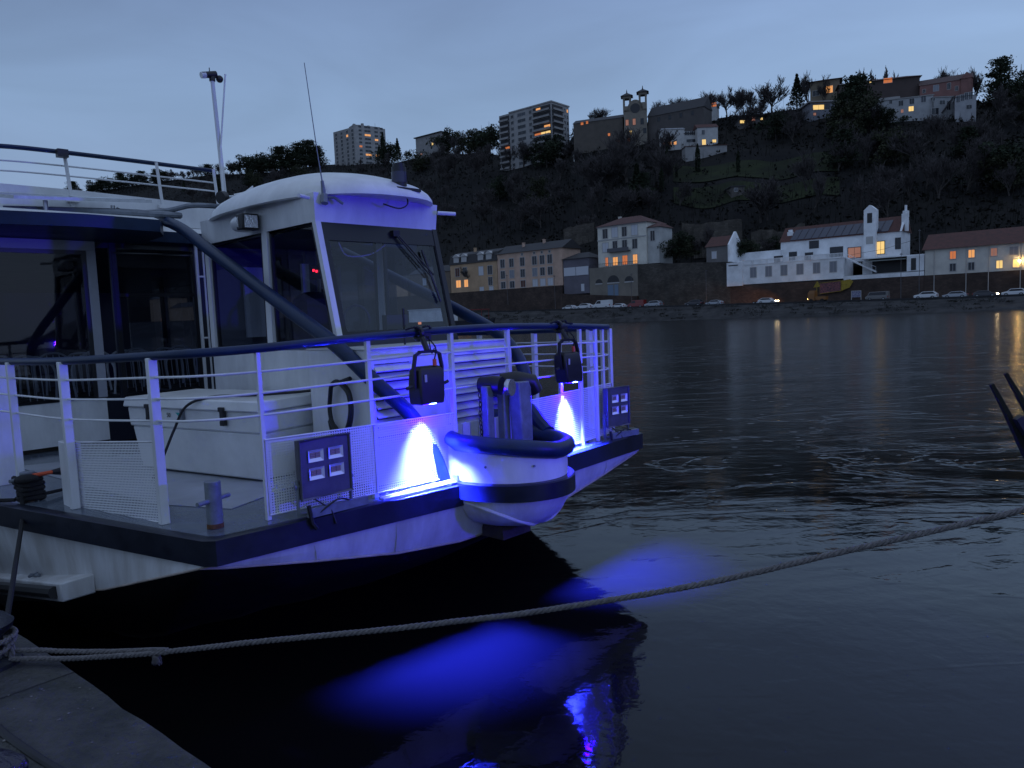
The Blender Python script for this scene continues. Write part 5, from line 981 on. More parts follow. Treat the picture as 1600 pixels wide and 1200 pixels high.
for px, tp in ((300,262),(318,256),(330,252),(345,250),(362,246),(378,244),(390,246)): sk(px, tp, ['bare1','bare0','bare3'][px % 3], 'leafless tree on the ridge seen above the sundeck', 'bare trees above the sundeck', dk=1.)
for px, tp in ((130,281),(162,279),(186,271),(205,268),(222,266),(238,265),(262,262),(276,262)): sk(px, tp, 'cedar1' if px % 3 else 'round1', 'dark pine on the distant ridge seen through the sundeck rails', 'pines seen through the sundeck rails', dk=.98, wide=1.5)
# spreading bare trees on the slope
for px, bs, tp, v, lb in ((1032,248,176,'bare0','big spreading bare tree in front of the white hill villa'),(985,285,186,'bare1','tall bare tree below the convent towers'),(960,300,200,'bare0','dark bare tree on the slope left below the convent'),(760,278,222,'bare2','bare tree on the slope below the apartment block'),(862,262,200,'round1','dark evergreen in front of the right corner of the apartment block'),(735,446,408,'bare4','bare tree in front of the dormered house'),(1100,400,340,'bare3','thin bare tree above the stone wall by the cottage'),(1062,404,352,'round1','dark bush by the ruins above the stone wall'),(1048,236,221,'round1','dense round bush beneath the lit hill villa')):
    if bs < 330: sk(px, tp, v, lb, base=bs, wide=1.3)
    else:
        u_, z_ = shore(px, bs, 22 if px < 900 else 26); p = SF.w(u_, 22 if px < 900 else 26, z_); tree(v, p, (aty(px,tp,p.y).z-p.z), lb, wide=1.1)
for px, bs, tp in ((1047,262,229),(1061,278,254),(1094,270,225),(1156,270,236),(1038,300,262)): sk(px, tp, 'cypress0', 'slim dark cypress on the grassy slope below the hill villas', 'cypresses on the grassy slope', base=bs, wide=1.1)
rq = random.Random(31)
for i in range(24):
    px = 126+i*16.5; sk(px, lerpt(SKY, px)-rq.uniform(14,24), ['bare0','bare3','bare1','cedar1','bare4'][i % 5], 'small tree in the continuous dark treeline of the ridge above the boat roof', 'treeline above the boat roof', dk=.985, wide=1.7)
r = random.Random(5); n_ = 0; REG = ((60,640,'below the far tower block','tree in the dark wood below the far tower block'),(640,900,'below the apartment block','tree in the dark wood on the slope under the large apartment block'),(900,1180,'convent','tree on the dark slope below the convent and white villas'),(1180,1640,'right slope','tree in the dark wood under the long white hillside house'))
while n_ < 190:
    px = r.uniform(300,1640); k = r.uniform(.1,.97)**.75; p = hill(px, k); sx, sy = proj(p)
    if 1040 < px < 1300 and 225 < sy < 300: continue
    if 1020 < px < 1140 and sy < 245: continue
    if 1250 < px < 1530 and sy < 205: continue
    if 950 < px < 1020 and sy < 225: continue
    if 775 < px < 900 and sy < 250: continue
    reg = [q for q in REG if q[0] <= px < q[1] or (q[0] == 1180 and px >= 1180)][0]; ev = r.random() < .13
    v = r.choice(['round0','round1','conifer1','cedar1']) if ev else r.choice(['bare0','bare1','bare2','bare3','bare4'])
    lim = r.uniform(9,16)*(1. if k < .85 else .75)
    tree(v, p, lim, ('evergreen ' if ev else 'leafless ')+reg[3], ('evergreens ' if ev else 'bare trees ')+reg[2]+' wood', wide=r.uniform(.9,1.3)); n_ += 1
for px, bs, v_, H_, kk_ in ((1012,402,24,4.5,'round1'),(1024,404,26,5.5,'bare2'),(1040,405,25,4,'round1'),(1052,405,27,6,'bare4'),(1078,404,26,5,'round0'),(1092,402,27,6.5,'bare1'),(1150,404,26,6,'round1'),(1160,403,27,5.5,'round1'),(1175,402,28,4.5,'round0'),(1198,398,33,5,'bare2'),(1212,392,36,4.5,'round1')):
    u_, z_ = shore(px, bs, v_); tree(kk_, SF.w(u_, v_, z_), H_, 'bush or small tree growing above the stone wall near the cottage', 'shrubs above the stone wall', wide=1.3)
# mown grass terraces lying on the slope
mb = MB(WF); GP = list(range(1056, 1320, 8)); 
for t0, t1 in ((.30,.40),(.44,.56)):
    rows2 = []
    for j in range(7):
        row = []
        for px in GP:
            e_ = .012*math.sin(px*.05)+.01*mn.noise(Vector((px*.03, j, t0))); k = t0+(t1-t0)*j/6+e_; p = hill(px, k); row.append((p.x, p.y, p.z+.35))
        rows2.append(row)
    mb.loft(rows2, closed=False)
tag(mb.build('grass_slope', mat('dusk grass', (.030,.038,.017), 1., var=.45, scale=.09, bump=1., bscale=1.5, c2=(.014,.016,.010), spec=.1), smooth=False, origin=(0,0,0)), kind='structure')
# ---- hillside buildings
def hfr(pxa, ya, Ya, pxb, Yb):      # frame with x along the facade from pxa to pxb at two distances
    A = aty(pxa, ya, Ya); Bq = aty(pxb, ya, Yb); d = Vector((Bq.x-A.x, Bq.y-A.y)); return Frame((A.x, A.y), math.atan2(d.y, d.x)), d.length
def zat(px, py, Y): return aty(px, py, Y).z
def grid(xs, zs, w, h, kd='dark', lit={}):
    return [(x, z, w, h, lit.get((i, j), kd)) for i, x in enumerate(xs) for j, z in enumerate(zs)]
CONC = plaster('pale concrete', (.30,.29,.28)); CONC2 = plaster('grey beige concrete', (.26,.25,.24))
# far tower block
Y1 = 606; fa, wa = hfr(556,245,Y1,604,Y1+14); zb = zat(560,262,Y1); zt = zat(560,196,Y1)
t = thing('tower_block', 'ten storey pale tower block on the ridge behind the wheelhouse with a few lit windows', 'apartment block', fa.w(wa/2,6,zb))
mb = MB(fa); mb.box(0,wa,0,13,zb,zt); mb.build('wall', CONC, t, smooth=False)
fb, wb2 = hfr(522,245,Y1+16,556,Y1); mb = MB(fb); mb.box(0,wb2-.05,.6,12,zb,zt-.5); mb.build('side_wing', CONC2, t, smooth=False)
mb = MB(fa)
for x, h in ((1,2.6),(5,2.2),(8,3.6),(13,2.4),(20,2.0)): mb.box(x,x+1.8,4,6,zt,zt+h)
mb.box(-.2,wa*.85,1,11,zt,zt+1.2); mb.tube([(19,3,zt),(19,3,zt+4.5)], .12, 5); mb.build('roof_plant', CONC2, t, smooth=False)
fl = [zb+4+(zt-zb-5)*j/9 for j in range(10)]
wins(t, fa, grid([wa*.17,wa*.42,wa*.70,wa*.87],fl,1.0,1.4,'dark',{(3,7):'dark'})[:0]+[(wa*x, z, w, 1.5, {(1,7):'warm',(2,6):'warm',(0,4):'orange',(2,2):'warm',(1,2):'warm'}.get((i,j),'dark')) for i,(x,w) in enumerate(((.18,2.4),(.42,5.),(.70,2.8),(.87,2.6))) for j, z in enumerate(fl)], fw=.1, frame=CONC)
wins(t, fb, [(wb2*x, z, 2.2, 1.9, 'warm' if (i == 2 and j == 7) else 'dark') for i, x in enumerate((.13,.38,.64,.88)) for j, z in enumerate(fl[:-1])], y=.6, fw=.15, frame=CONC2)
# large apartment block
Y1 = 372; fa, wa = hfr(782,240,Y1+18,864,Y1-4); zb = zat(830,262,Y1); zt = zat(864,157,Y1-4)
t = thing('apartment_block', 'large nine storey apartment block with balconies on the ridge, some windows lit', 'apartment block', fa.w(wa/2,6,zb))
mb = MB(fa); mb.box(0,wa,0,14,zb,zt-.6); mb.box(wa*.2,wa+.4,-.4,14.4,zt-.6,zt); mb.build('wall', CONC, t, smooth=False)
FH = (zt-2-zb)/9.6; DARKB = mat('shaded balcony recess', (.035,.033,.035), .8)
for (xa, xb) in ((.5,wa*.20),(wa*.66,wa-.6)):
    for j in range(9):
        z = zt-1.2-FH*(j+1); mb = MB(fa); mb.box(xa,xb,-1.3,-.01,z,z+.18); mb.box(xa,xb,-1.3,-1.22,z+.18,z+.95); mb.build('balcony', CONC2, t, smooth=False)
        mb = MB(fa); mb.box(xa,xb,-.06,-.02,z+.2,z+FH-.25); mb.build('balcony_recess', DARKB, t, smooth=False)
for (x0, x1, j, kd) in ((.72,.80,0,'warm'),(.80,.97,4,'yellow'),(.86,.97,3,'warm'),(.10,.19,5,'orange'),(.68,.80,4,'orange')):
    z = zt-1.2-FH*(j+1); mb = MB(fa); mb.box(wa*x0,wa*x1,-.12,-.07,z+1.0,z+FH-.7); mb.build('lit_window', PANE[kd], t, smooth=False)
wins(t, fa, [(wa*x, zt-1.2-FH*(j+1)+.7, w, 1.5, 'sky' if (j == 0 and i == 1) else 'dark') for i,(x,w) in enumerate(((.26,1.7),(.44,5.0),(.61,1.6))) for j in range(9)], fw=.12, frame=CONC)
fs = Off(fa, wa, 0., 0.); 
class SideF:
    def __init__(s, fr, x0): s.fr, s.x0 = fr, x0
    def w(s, x, y, z): return s.fr.w(s.x0-y, x, z)
sfm = SideF(fa, wa)
for j in range(9):
    z = zt-1.2-FH*(j+1); mb = MB(sfm); mb.box(.3,9,-1.2,-.01,z,z+.18); mb.box(.3,9,-1.2,-1.1,z+.18,z+.95); mb.build('balcony', CONC2, t, smooth=False); mb = MB(sfm); mb.box(.3,9,-.06,-.02,z+.2,z+FH-.25); mb.build('balcony_recess', DARKB, t, smooth=False)
wins(t, sfm, [(x, zt-1.2-FH*(j+1)+.7, 1.1, 1.5, 'warm' if (i, j) == (1, 0) else 'dark') for i, x in enumerate((10.6,12.8)) for j in range(7)], fw=.1, frame=CONC)
# ridge house right of the far tower
fa, wa = hfr(650,232,520,690,505); zb = zat(670,245,510); zt = zat(670,210,510)
t, wl, rf = house('ridge_house', 'flat roofed grey house with one lit window between the tower block and the apartment block', 'house', fa, wa, 8, zb, zt, CONC2, 'flat', ROOFD, .5, 1.); wins(t, fa, [(wa*.3,zb+5,1.6,1.6,'dark'),(wa*.66,zb+7.5,1.6,1.6,'yellow'),(wa*.2,zb+2.5,2,1.4,'pink')], fw=.1)
# convent with twin towers
Yc = on_hill(990, 226).y-4; fa, wa = hfr(897,230,Yc+10,974,Yc+2); zb = zat(930,232,Yc); 
t, wl, rf = house('convent_wing', 'long dark roofed convent wing between the apartment block and the twin towers', 'convent', fa, wa, 10, zb, zat(935,183,Yc), plaster('dim ochre wall', (.10,.085,.07)), 'gable', ROOFD, 2.5, .3); wins(t, fa, [(4,zat(900,186,Yc)-.5,1.2,1.2,'orange'),(6.3,zat(900,186,Yc)-.3,1.,1.2,'orange'),(16,zb+6,1,1.2,'orange'),(20,zb+3,1,1.2,'pink')], fw=.1, frame=FR_D)
fa, wa = hfr(975,230,Yc,1013,Yc-2); zb = zat(995,240,Yc); z_ = lambda py: zat(990,py,Yc)
CST = plaster('convent stone', (.20,.175,.14)); t = thing('convent_church', 'stone convent church front with a round arched gable and two pointed bell towers', 'church', fa.w(wa/2,4,zb))
mb = MB(fa); mb.box(.3,wa-.3,0,9,zb,z_(172)); mb.add([(wa*.5+wa*.33*math.cos(q)*(1),0,z_(172)+wa*.40*math.sin(q)) for q in [math.pi*k/12 for k in range(13)]]+[(wa*.5+wa*.33*math.cos(q),8,z_(172)+wa*.40*math.sin(q)) for q in [math.pi*k/12 for k in range(13)]], [tuple(range(13)), tuple(range(25,12,-1))]+[(k,k+1,k+14,k+13) for k in range(12)]); mb.build('wall', CST, t, smooth=False)
mb = MB(fa); mb.add([(wa*.5+wa*.20*math.cos(q),-.08,z_(172)+.5+wa*.2*math.sin(q)) for q in [2*math.pi*k/16 for k in range(16)]], [tuple(range(16))]); mb.build('rose_window', FR_D, t, smooth=False)
for xa_ in (0., wa-3.6):
    mb = MB(fa); zt_ = z_(150) if xa_ == 0 else z_(146)
    for (a, b) in ((0,.8),(2.6,3.4)):
        for (c, d) in ((0,.8),(2.6,3.4)): mb.box(xa_+a,xa_+b,c,d,zt_-4.2,zt_)
    mb.box(xa_,xa_+3.4,0,3.4,z_(175),zt_-4.2); mb.box(xa_-.1,xa_+3.5,-.1,3.5,zt_-1,zt_); tw = mb.build('bell_tower', CST, t, smooth=False)
    mb = MB(fa); mb.loft([[(xa_-.9,-.9,zt_),(xa_+4.3,-.9,zt_),(xa_+4.3,4.3,zt_),(xa_-.9,4.3,zt_)],[(xa_+1.4,1.4,zt_+1.6),(xa_+2,1.4,zt_+1.6),(xa_+2,2,zt_+1.6),(xa_+1.4,2,zt_+1.6)],[(xa_+1.65,1.65,zt_+3.2),(xa_+1.75,1.65,zt_+3.2),(xa_+1.75,1.75,zt_+3.2),(xa_+1.65,1.75,zt_+3.2)]]); mb.build('spire', ROOFD, tw, smooth=False)
wins(t, fa, [(1.6,z_(196),1.2,2.4,'pink'),(4.6,z_(196),1.2,2.6,'pink'),(8.,z_(196),1.2,2.4,'dark'),(3,z_(210),1,1.4,'yellow'),(2,z_(222),1,1.6,'orange'),(9,z_(210),1.2,2,'dark')], fw=.1, frame=FR_D)
fa, wa = hfr(1013,220,Yc,1100,Yc-14); t, wl, rf = house('convent_wing', 'dark long convent wing to the right of the twin towers', 'convent', fa, wa, 10, zat(1050,225,Yc)-2, zat(1050,176,Yc-6), plaster('dim grey wall', (.085,.075,.07)), 'gable', ROOFD, 5., .3); wins(t, fa, [(x, zat(1050,186,Yc-6), 1, 1.6, 'dark') for x in (5,10,15,20)], fw=.1, frame=FR_D)
# white villas on the hill
def villa(name, label, pa, pb, yb, yt, Y, wm, roof, rh, wl_, dy=0, rm=None, D_=8, cat='house', ov=.3, frame=None):
    pm = (pa+pb)/2; Y2 = min(on_hill(pm, yb).y-3, on_hill(pa+3, yb).y, on_hill(pb-3, yb).y); dy *= Y2/Y; q = Y2/Y; wl_ = [(a, b, c*q, d*q, e) for a, b, c, d, e in wl_]; rh *= q; Y = Y2
    fr, W_ = hfr(pa, yb, Y, pb, Y+dy); Ym = Y+dy/2; z0 = zat(pm, yb, Ym)-9.; z1 = zat(pm, yt, Ym)
    t, wl, rf = house(name, label, cat, fr, W_, D_, z0, z1, wm, roof, rm or ROOFR, rh, ov)
    wins(t, fr, [(W_*(px-pa)/(pb-pa), zat(pm, py, Ym), w, h, kd) for px, py, w, h, kd in wl_], fw=.1, frame=frame); return t, fr, W_
WV = plaster('hill villa render', (.46,.45,.43))
villa('hill_villa', 'white villa with a light shingled gable and pink lit ground windows on the hill', 1036,1070,232,202,330,WV,'gable',1.5,[(1046,214,1.,1.4,'dark'),(1051,214,1.,1.4,'dark'),(1039,226,1.3,1.4,'pink'),(1047,226,1.2,1.4,'warm'),(1055,226,1.2,1.4,'warm')], rm=plaster('pale roof', (.30,.30,.31)))
villa('hill_veranda', 'low veranda building with dark glazing between the two white hill villas', 1070,1090,228,209,328,WV,'flat',.3,[(1074,211,2.,1.6,'dark'),(1081,211,2.,1.6,'dark'),(1087,211,1.6,1.6,'dark'),(1080,222,4,1.2,'dark')], rm=ROOFD)
villa('hill_villa', 'tall narrow white gabled villa with one bright yellow window on the hill', 1090,1122,226,199,324,WV,'gable',2.2,[(1099,210,1.2,1.9,'sky'),(1100,226,1.6,2.2,'yellow'),(1116,223,1.6,1.2,'yellow')], D_=7)
t, fr, W_ = villa('garden_terrace', 'long pale garden terrace wall under the white hill villas', 1071,1136,238,228,316,plaster('terrace render', (.28,.27,.26)),'flat',.2,[], cat='terrace', D_=6)
villa('hill_house', 'white modern house with a dark patio opening above the hill villas', 1092,1120,180,165,338,WV,'flat',.4,[(1098,169,2.4,2.4,'dark'),(1116,168,2.,1.6,'orange')], dy=-3, rm=WV)
villa('hill_house', 'small white house wall left below the modern hill house', 1044,1070,190,180,340,WV,'flat',.3,[(1056,186,3,1.4,'dark')], rm=ROOFD)
villa('hill_house', 'low house behind trees with a yellow lamp left of the dark conifer', 1156,1188,196,186,326,plaster('dim render', (.14,.13,.125)),'flat',.4,[(1160,192,2.,1.2,'yellow'),(1177,189,1.6,1.6,'pink'),(1190,188,.9,.9,'yellow')], rm=ROOFD, frame=FR_D)
villa('ridge_house', 'dim ochre low roofed house on the ridge with a lit corner window', 1266,1312,152,126,300,plaster('ochre render', (.20,.16,.11)),'hip',1.4,[(1296,146,2.4,2.6,'warm'),(1275,148,2.4,2.,'dark')], ov=1.2, dy=-4)
villa('hill_house', 'flat roofed house with a wide glowing terrace window left of the big cedar', 1266,1304,182,160,290,plaster('grey render', (.19,.19,.21)),'flat',.5,[(1279,171,4.2,1.7,'yellow'),(1292,170,2.,1.7,'dark'),(1273,180,1,1,'pink')], ov=.9, rm=CONC2, frame=FR_D)
villa('ridge_house', 'brown roofed house on the ridge behind the row of pollards', 1312,1437,138,126,300,plaster('brown render', (.07,.05,.045)),'hip',1.6,[(1388,131,3.,1.8,'orange'),(1361,128,.7,.7,'yellow')], ov=.8, dy=-8)
t, fr, W_ = villa('long_white_house', 'long two storey white house across the hillside with a yellow lit window', 1366,1458,182,154,282,plaster('pale long render', (.36,.36,.36)),'flat',.3,[(1392,160,.9,1.2,'dark'),(1408,165,1.5,1.9,'dark'),(1425,164,1.5,1.9,'dark'),(1443,163,1.5,2.1,'sky'),(1424,175,1.6,1.7,'yellow'),(1410,176,.8,1.2,'pink')], dy=-6, rm=CONC)
mb = MB(fr); mb.box(1,W_*.45,1,6,zat(1400,154,280),zat(1400,148,280)); mb.build('parapet', CONC, t, smooth=False)
villa('garden_house', 'white house with a glazed upper bay at the right end of the long white house', 1492,1525,186,150,272,plaster('bay house render', (.36,.36,.37)),'hip',.6,[(1497,158,1.2,2.2,'sky'),(1503,157,1.2,2.2,'sky'),(1510,156,1.2,2.4,'sky'),(1516,156,1.2,2.4,'sky'),(1514,171,1.6,1.4,'dark')], dy=-3, rm=CONC2)
t, fr, W_ = villa('link_house', 'pale lean-to house with a slanting stair roof and dark arch beside the glazed bay', 1459,1491,184,152,278,plaster('link render', (.30,.30,.30)),'flat',.3,[(1459,157,.8,1.,'dark'),(1472,163,2.,1.4,'dark'),(1482,172,1.3,3.2,'dark'),(1461,178,2.6,2.2,'dark')], rm=CONC2)
mb = MB(fr); mb.hexa([(W_*.35,-.9,zat(1470,178,278)),(W_*.42,-.9,zat(1470,178,278)),(W_*.42,0,zat(1470,178,278)),(W_*.35,0,zat(1470,178,278))],[(W_*.93,-.9,zat(1480,153,278)),(W_,-.9,zat(1480,153,278)),(W_,0,zat(1480,153,278)),(W_*.93,0,zat(1480,153,278))]); mb.build('slanting_roof', ROOFD, t, smooth=False)
t, fr, W_ = villa('pink_brick_house', 'dusky pink brick house with a brown roof above the long white house', 1437,1520,150,128,294,plaster('dusky pink brick', (.23,.115,.10)),'gable',3.,[(1444,140,.9,1.3,'dark'),(1463,140,1.8,2.2,'shut'),(1483,140,1.1,2.2,'dark'),(1495,144,.9,1.6,'dark'),(1510,140,1.2,2.,'dark')], dy=-8, rm=mat('brown hill roof', (.09,.055,.05), .8, var=.3), D_=9)
mb = MB(fr); x = W_*.78; zt_ = zat(1478,128,290); mb.box(x,W_-.5,-.5,-.01,zt_-6,zt_+1.2); mb.loft([[(x-.5,-.8,zt_+1.2),(W_,-.8,zt_+1.2),(W_,5,zt_+1.2),(x-.5,5,zt_+1.2)],[((x+W_)/2-.3,-.8,zt_+3.4),((x+W_)/2,-.8,zt_+3.4),((x+W_)/2,5,zt_+3.4),((x+W_)/2-.3,5,zt_+3.4)]]); mb.build('gabled_bay', plaster('dusky pink brick', (.23,.115,.10)), t, smooth=False)
villa('small_house', 'tiny pale hut on the dark slope just above the ruined walls', 1143,1163,302,292,205,plaster('hut render', (.10,.09,.08)),'flat',.3,[(1150,299,.9,.9,'sky')], rm=ROOFD)
villa('hut', 'small pale hut on the dark slope between the apartment block and the convent', 897,902,252,243,330,WV,'flat',.2,[], rm=WV, D_=2, cat='hut')
# ruined terrace walls above the road
for nm, lb, pa, pb, yb, ya_, yb_, Y in (('ruin_wall','crumbling pale stone wall with an arch left of the white villa',882,930,410,356,350,247),('ruin_wall','tall irregular stone terrace wall behind the cottage',1084,1160,385,350,345,206),('ruin_wall','long low ruined stone wall above the solar panel roof',1174,1258,375,360,351,200),('ruin_wall','pale rock face right of the white villa',1030,1066,392,350,368,216),('ruin_wall','rough stone wall between the rock face and the tall terrace wall',1066,1086,392,348,352,212)):
    fr, W_ = hfr(pa, yb, Y, pb, Y-3); z0 = zat((pa+pb)/2, yb, Y)-3; r2 = random.Random(pa); n_ = int(W_/1.2)+2; tp = [zat((pa+pb)/2, ya_+(yb_-ya_)*i/(n_-1), Y)+r2.uniform(-.35,.3)-(1.6*max(0, math.sin(i*.33+pa))**3) for i in range(n_)]
    mb = MB(fr); mb.loft([[(W_*i/(n_-1), r2.uniform(-.3,.3), z0) for i in range(n_)],[(W_*i/(n_-1), r2.uniform(-.5,.3), (z0+tp[i])/2) for i in range(n_)],[(W_*i/(n_-1), 0, tp[i]) for i in range(n_)],[(W_*i/(n_-1), 1.5, tp[i]-.2) for i in range(n_)],[(W_*i/(n_-1), 1.6, z0) for i in range(n_)]], closed=False)
    o = mb.build(nm, STNL, smooth=False); tag(o, lb, 'wall')
    if pa in (882,): mb = MB(fr); mb.add([(W_*.17+1.2*math.cos(q),-.75,z0+6.5+1.4*math.sin(q)) for q in [math.pi*k/8 for k in range(9)]]+[(W_*.17-1.2,-.75,z0+1),(W_*.17+1.2,-.75,z0+1)], [tuple(range(11))]); mb.build('arch_niche', FR_D, o, smooth=False)
# ================================================================== VEHICLES, POLES, BARGE
TYRE = mat('tyre', (.01,.01,.01), .8); CGL = mat('car glass', (.012,.014,.02), .06)
def car(kind, px0, px1, paint, label, lit=False, v=9.2, flip=False, name='parked_car'):
    u0_, u1_ = shore(px0,470,v)[0], shore(px1,470,v)[0]; Lc = u1_-u0_; uz = (u0_+u1_)/2; z = zr(uz)+.004; s_ = Lc/4.3
    prof = {'hatch':([(0,.35),(.05,.75),(.9,.92),(1.5,1.40),(3.2,1.45),(4.1,1.0),(4.3,.8),(4.3,.35)], [(1.05,.93),(1.55,1.34),(3.15,1.38),(3.85,.98)]),
            'suv':([(0,.4),(.05,.9),(1.0,1.08),(1.6,1.58),(3.6,1.62),(4.2,1.1),(4.3,.9),(4.3,.4)], [(1.15,1.08),(1.68,1.50),(3.5,1.53),(3.95,1.12)]),
            'van':([(0,.35),(.05,.9),(.7,1.12),(1.25,1.80),(4.25,1.86),(4.3,.9),(4.3,.35)], [(.85,1.13),(1.32,1.70),(2.1,1.72),(2.1,1.13)]),
            'camper':([(0,.4),(.05,1.0),(.35,1.15),(.75,1.85),(4.2,1.93),(4.3,1.0),(4.3,.4)], [(.5,1.2),(.9,1.78),(3.9,1.82),(3.9,1.2)])}[kind]
    X = (lambda x: Lc-x*s_) if flip else (lambda x: x*s_); fr = Off(SF, u0_, v); t = thing(name, label, 'van' if kind in ('van','camper') else 'car', fr.w(Lc/2, .9, z), 'vehicles along the far river road')
    mb = MB(fr); P = prof[0]
    mb.loft([[(X(x), y, z+h*s_) for x, h in P] for y in (0.08,1.72)]); mb.loft([[(X(max(.04,min(4.26,x))), y, z+min(h,.98 if kind != 'van' else 1.1)*s_) for x, h in P] for y in (0.,1.8)]); mb.build('body', paint, t, bevel=.05)
    mb = MB(fr); G = prof[1]; mb.loft([[(X(x), y, z+h*s_) for x, h in G] for y in (.06,1.74)]); mb.build('windows', CGL, t, smooth=False)
    for x in (.85,3.45):
        for y in (-.02,1.62): mb = MB(fr); mb.cyl((X(x),y,z+.33),(X(x),y+.2,z+.33), .33, n=14); w_ = mb.build('wheel', TYRE, t); mb = MB(fr); mb.cyl((X(x),y-.01,z+.33),(X(x),y+.02,z+.33), .19, n=10); mb.build('rim', ALU, w_)
    hm = mat('lit headlamp', (1,.9,.7), .3, emis=(1,.72,.38), es=45) if lit else mat('headlamp off', (.4,.42,.45), .15)
    for y in (-.02,1.42): mb = MB(fr); mb.box(min(X(-.02),X(.12)),max(X(-.02),X(.12)),y,y+.4,z+.62*s_,z+.78*s_); mb.build('headlight', hm, t, smooth=False)
    for y in (-.02,1.52): mb = MB(fr); mb.box(min(X(4.2),X(4.32)),max(X(4.2),X(4.32)),y,y+.3,z+.7*s_,z+.95*s_); mb.build('tail_light', mat('tail light', (.25,.01,.01), .3), t, smooth=False)
    return t
CW = mat('white car paint', (.62,.63,.64), .25, coat=.5); CS = mat('silver car paint', (.32,.34,.37), .25, metal=.5, coat=.5); CD = mat('dark car paint', (.02,.022,.03), .2, coat=.5); CR = mat('dark red car paint', (.20,.015,.015), .25, coat=.5); CBR = mat('grey beige van paint', (.17,.165,.16), .4)
car('hatch',878,896,CW,'small white car, leftmost of those parked on the far road'); car('hatch',899,922,CW,'white car second from left on the far road, beside the tall boat rail'); car('van',925,952,CW,'white van parked between two white cars on the far road')
car('hatch',954,974,CW,'small white car just left of the dark red van',flip=False); car('van',980,1005,CR,'dark red van parked on the far road'); car('suv',1006,1031,CS,'dull silver car parked right of the dark red van')
car('suv',1070,1095,CD,'dark car under the tall stone wall, left of a grey one'); car('hatch',1102,1127,CS,'grey car under the tall stone wall beside a thin pole'); car('hatch',1183,1212,CW,'white hatchback with lit headlights driving on the far road',lit=True,flip=True,v=10.5,name='moving_car')
car('camper',1352,1387,CBR,'boxy grey beige camper van parked right of the information board'); car('suv',1427,1464,CW,'white car parked at the left end of the red roofed house'); car('hatch',1472,1511,CS,'silver coupe parked between the white car and the dark car'); car('hatch',1519,1558,CD,'dark car with one bright headlamp among the right hand parked cars',lit=True,flip=True); car('suv',1564,1603,CW,'white car at the right edge of the far road')
car('hatch',1176,1184,CR,'red car partly hidden behind the white moving hatchback',v=13.)
t = thing('works_truck', 'orange works vehicle with lit lamps throwing orange light on the far road', 'truck', SF.w(shore(1272,465,12)[0],13,zr(-26)))
fr = Off(SF, shore(1262,465,12)[0], 12.); zz0 = zr(-26)
OR = mat('orange works paint', (.22,.09,.02), .4)
mb = MB(fr); mb.box(0,1.4,0,2,zz0+.5,zz0+2.0); mb.loft([[(0,0,zz0+2.003),(1.4,0,zz0+2.003),(1.4,2,zz0+2.003),(0,2,zz0+2.003)],[(.35,.1,zz0+2.6),(1.3,.1,zz0+2.6),(1.3,1.9,zz0+2.6),(.35,1.9,zz0+2.6)]]); mb.box(1.5,3.6,.1,1.9,zz0+.6,zz0+1.3); mb.build('body', OR, t, smooth=False)
mb = MB(fr); mb.add([(1.2,-.1,zz0+3.2),(2.6,-.1,zz0+3.3),(2.0,-.1,zz0+4.6),(1.2,.0,zz0+3.2),(2.6,.0,zz0+3.3),(2.0,.0,zz0+4.6)], [(0,1,2),(5,4,3),(0,3,4,1),(1,4,5,2),(2,5,3,0)]); mb.tube([(1.9,-.05,zz0+2.4),(1.9,-.05,zz0+3.4)], .06, 5); mb.build('warning_triangle', YEL, t, smooth=False)
for x in (.7,2.9):
    for y in (-.02,1.8): mb = MB(fr); mb.cyl((x,y,zz0+.42),(x,y+.22,zz0+.42), .42, n=14); mb.build('wheel', TYRE, t)
LAMPM = mat('works lamp', (1,.7,.3), .4, emis=(1,.55,.16), es=90)
for y in (.15,1.55): mb = MB(fr); mb.box(-.06,-.001,y,y+.28,zz0+.75,zz0+1.0); mb.build('headlight', LAMPM, t, smooth=False)
ld_ = bpy.data.lights.new('truck_beam', 'SPOT'); ld_.color = (1,.42,.08); ld_.energy = 5000; ld_.spot_size = R_(48); ld_.spot_blend = .6; ld_.shadow_soft_size = .15; lo_ = bpy.data.objects.new('truck_beam', ld_); col.objects.link(lo_); lo_.parent = t
o = fr.w(-.3,1.,zz0+1.0); lo_.location = o-Vector(t['_o']); lo_.rotation_euler = (fr.w(-6,3.2,zz0)-o).to_track_quat('-Z','Y').to_euler()
def pole(px, pyt, v, label, r=.07, cat='pole', name='utility_pole', zbase=None, lamp=False, pyb=465):
    u_, zt_ = shore(px, pyt, v); z0 = zbase if zbase is not None else zr(u_); t = thing(name, label, cat, SF.w(u_,v,z0)); mb = MB(SF); mb.cyl((u_,v,z0),(u_,v,zt_), r, r*.7, n=8); mb.build('post', STAINED, t)
    mb = MB(SF)
    if lamp: mb.tube([(u_,v,zt_),(u_+.5,v-.6,zt_+.25)], .05, 6); mb.box(u_+.4,u_+.8,v-1.1,v-.6,zt_+.18,zt_+.30)
    else: mb.box(u_-.25,u_+.25,v-.06,v+.06,zt_-.35,zt_-.2)
    mb.build('lamp_arm' if lamp else 'crossbar', STAINED, t); return t
pole(1437,358,18.2,'tall thin pole between the white terrace and the red roofed house'); pole(1408,395,17.8,'pole in front of the white terrace right of the camper van'); pole(1103,425,17.8,'thin street lamp post in front of the tall stone wall',name='street_lamp',cat='street lamp',lamp=True)
pole(986,430,17.8,'short street lamp in front of the arched terrace',name='street_lamp',cat='street lamp',lamp=True); pole(866,430,18.,'wooden pole on the bank below the pink house'); pole(792,432,18.6,'small lamp post before the pink house ground floor',name='street_lamp',cat='street lamp',lamp=True,zbase=6)
pole(1224,155,250,'lamp post standing in the trees below the ridge',name='street_lamp',cat='street lamp',zbase=60,lamp=True)
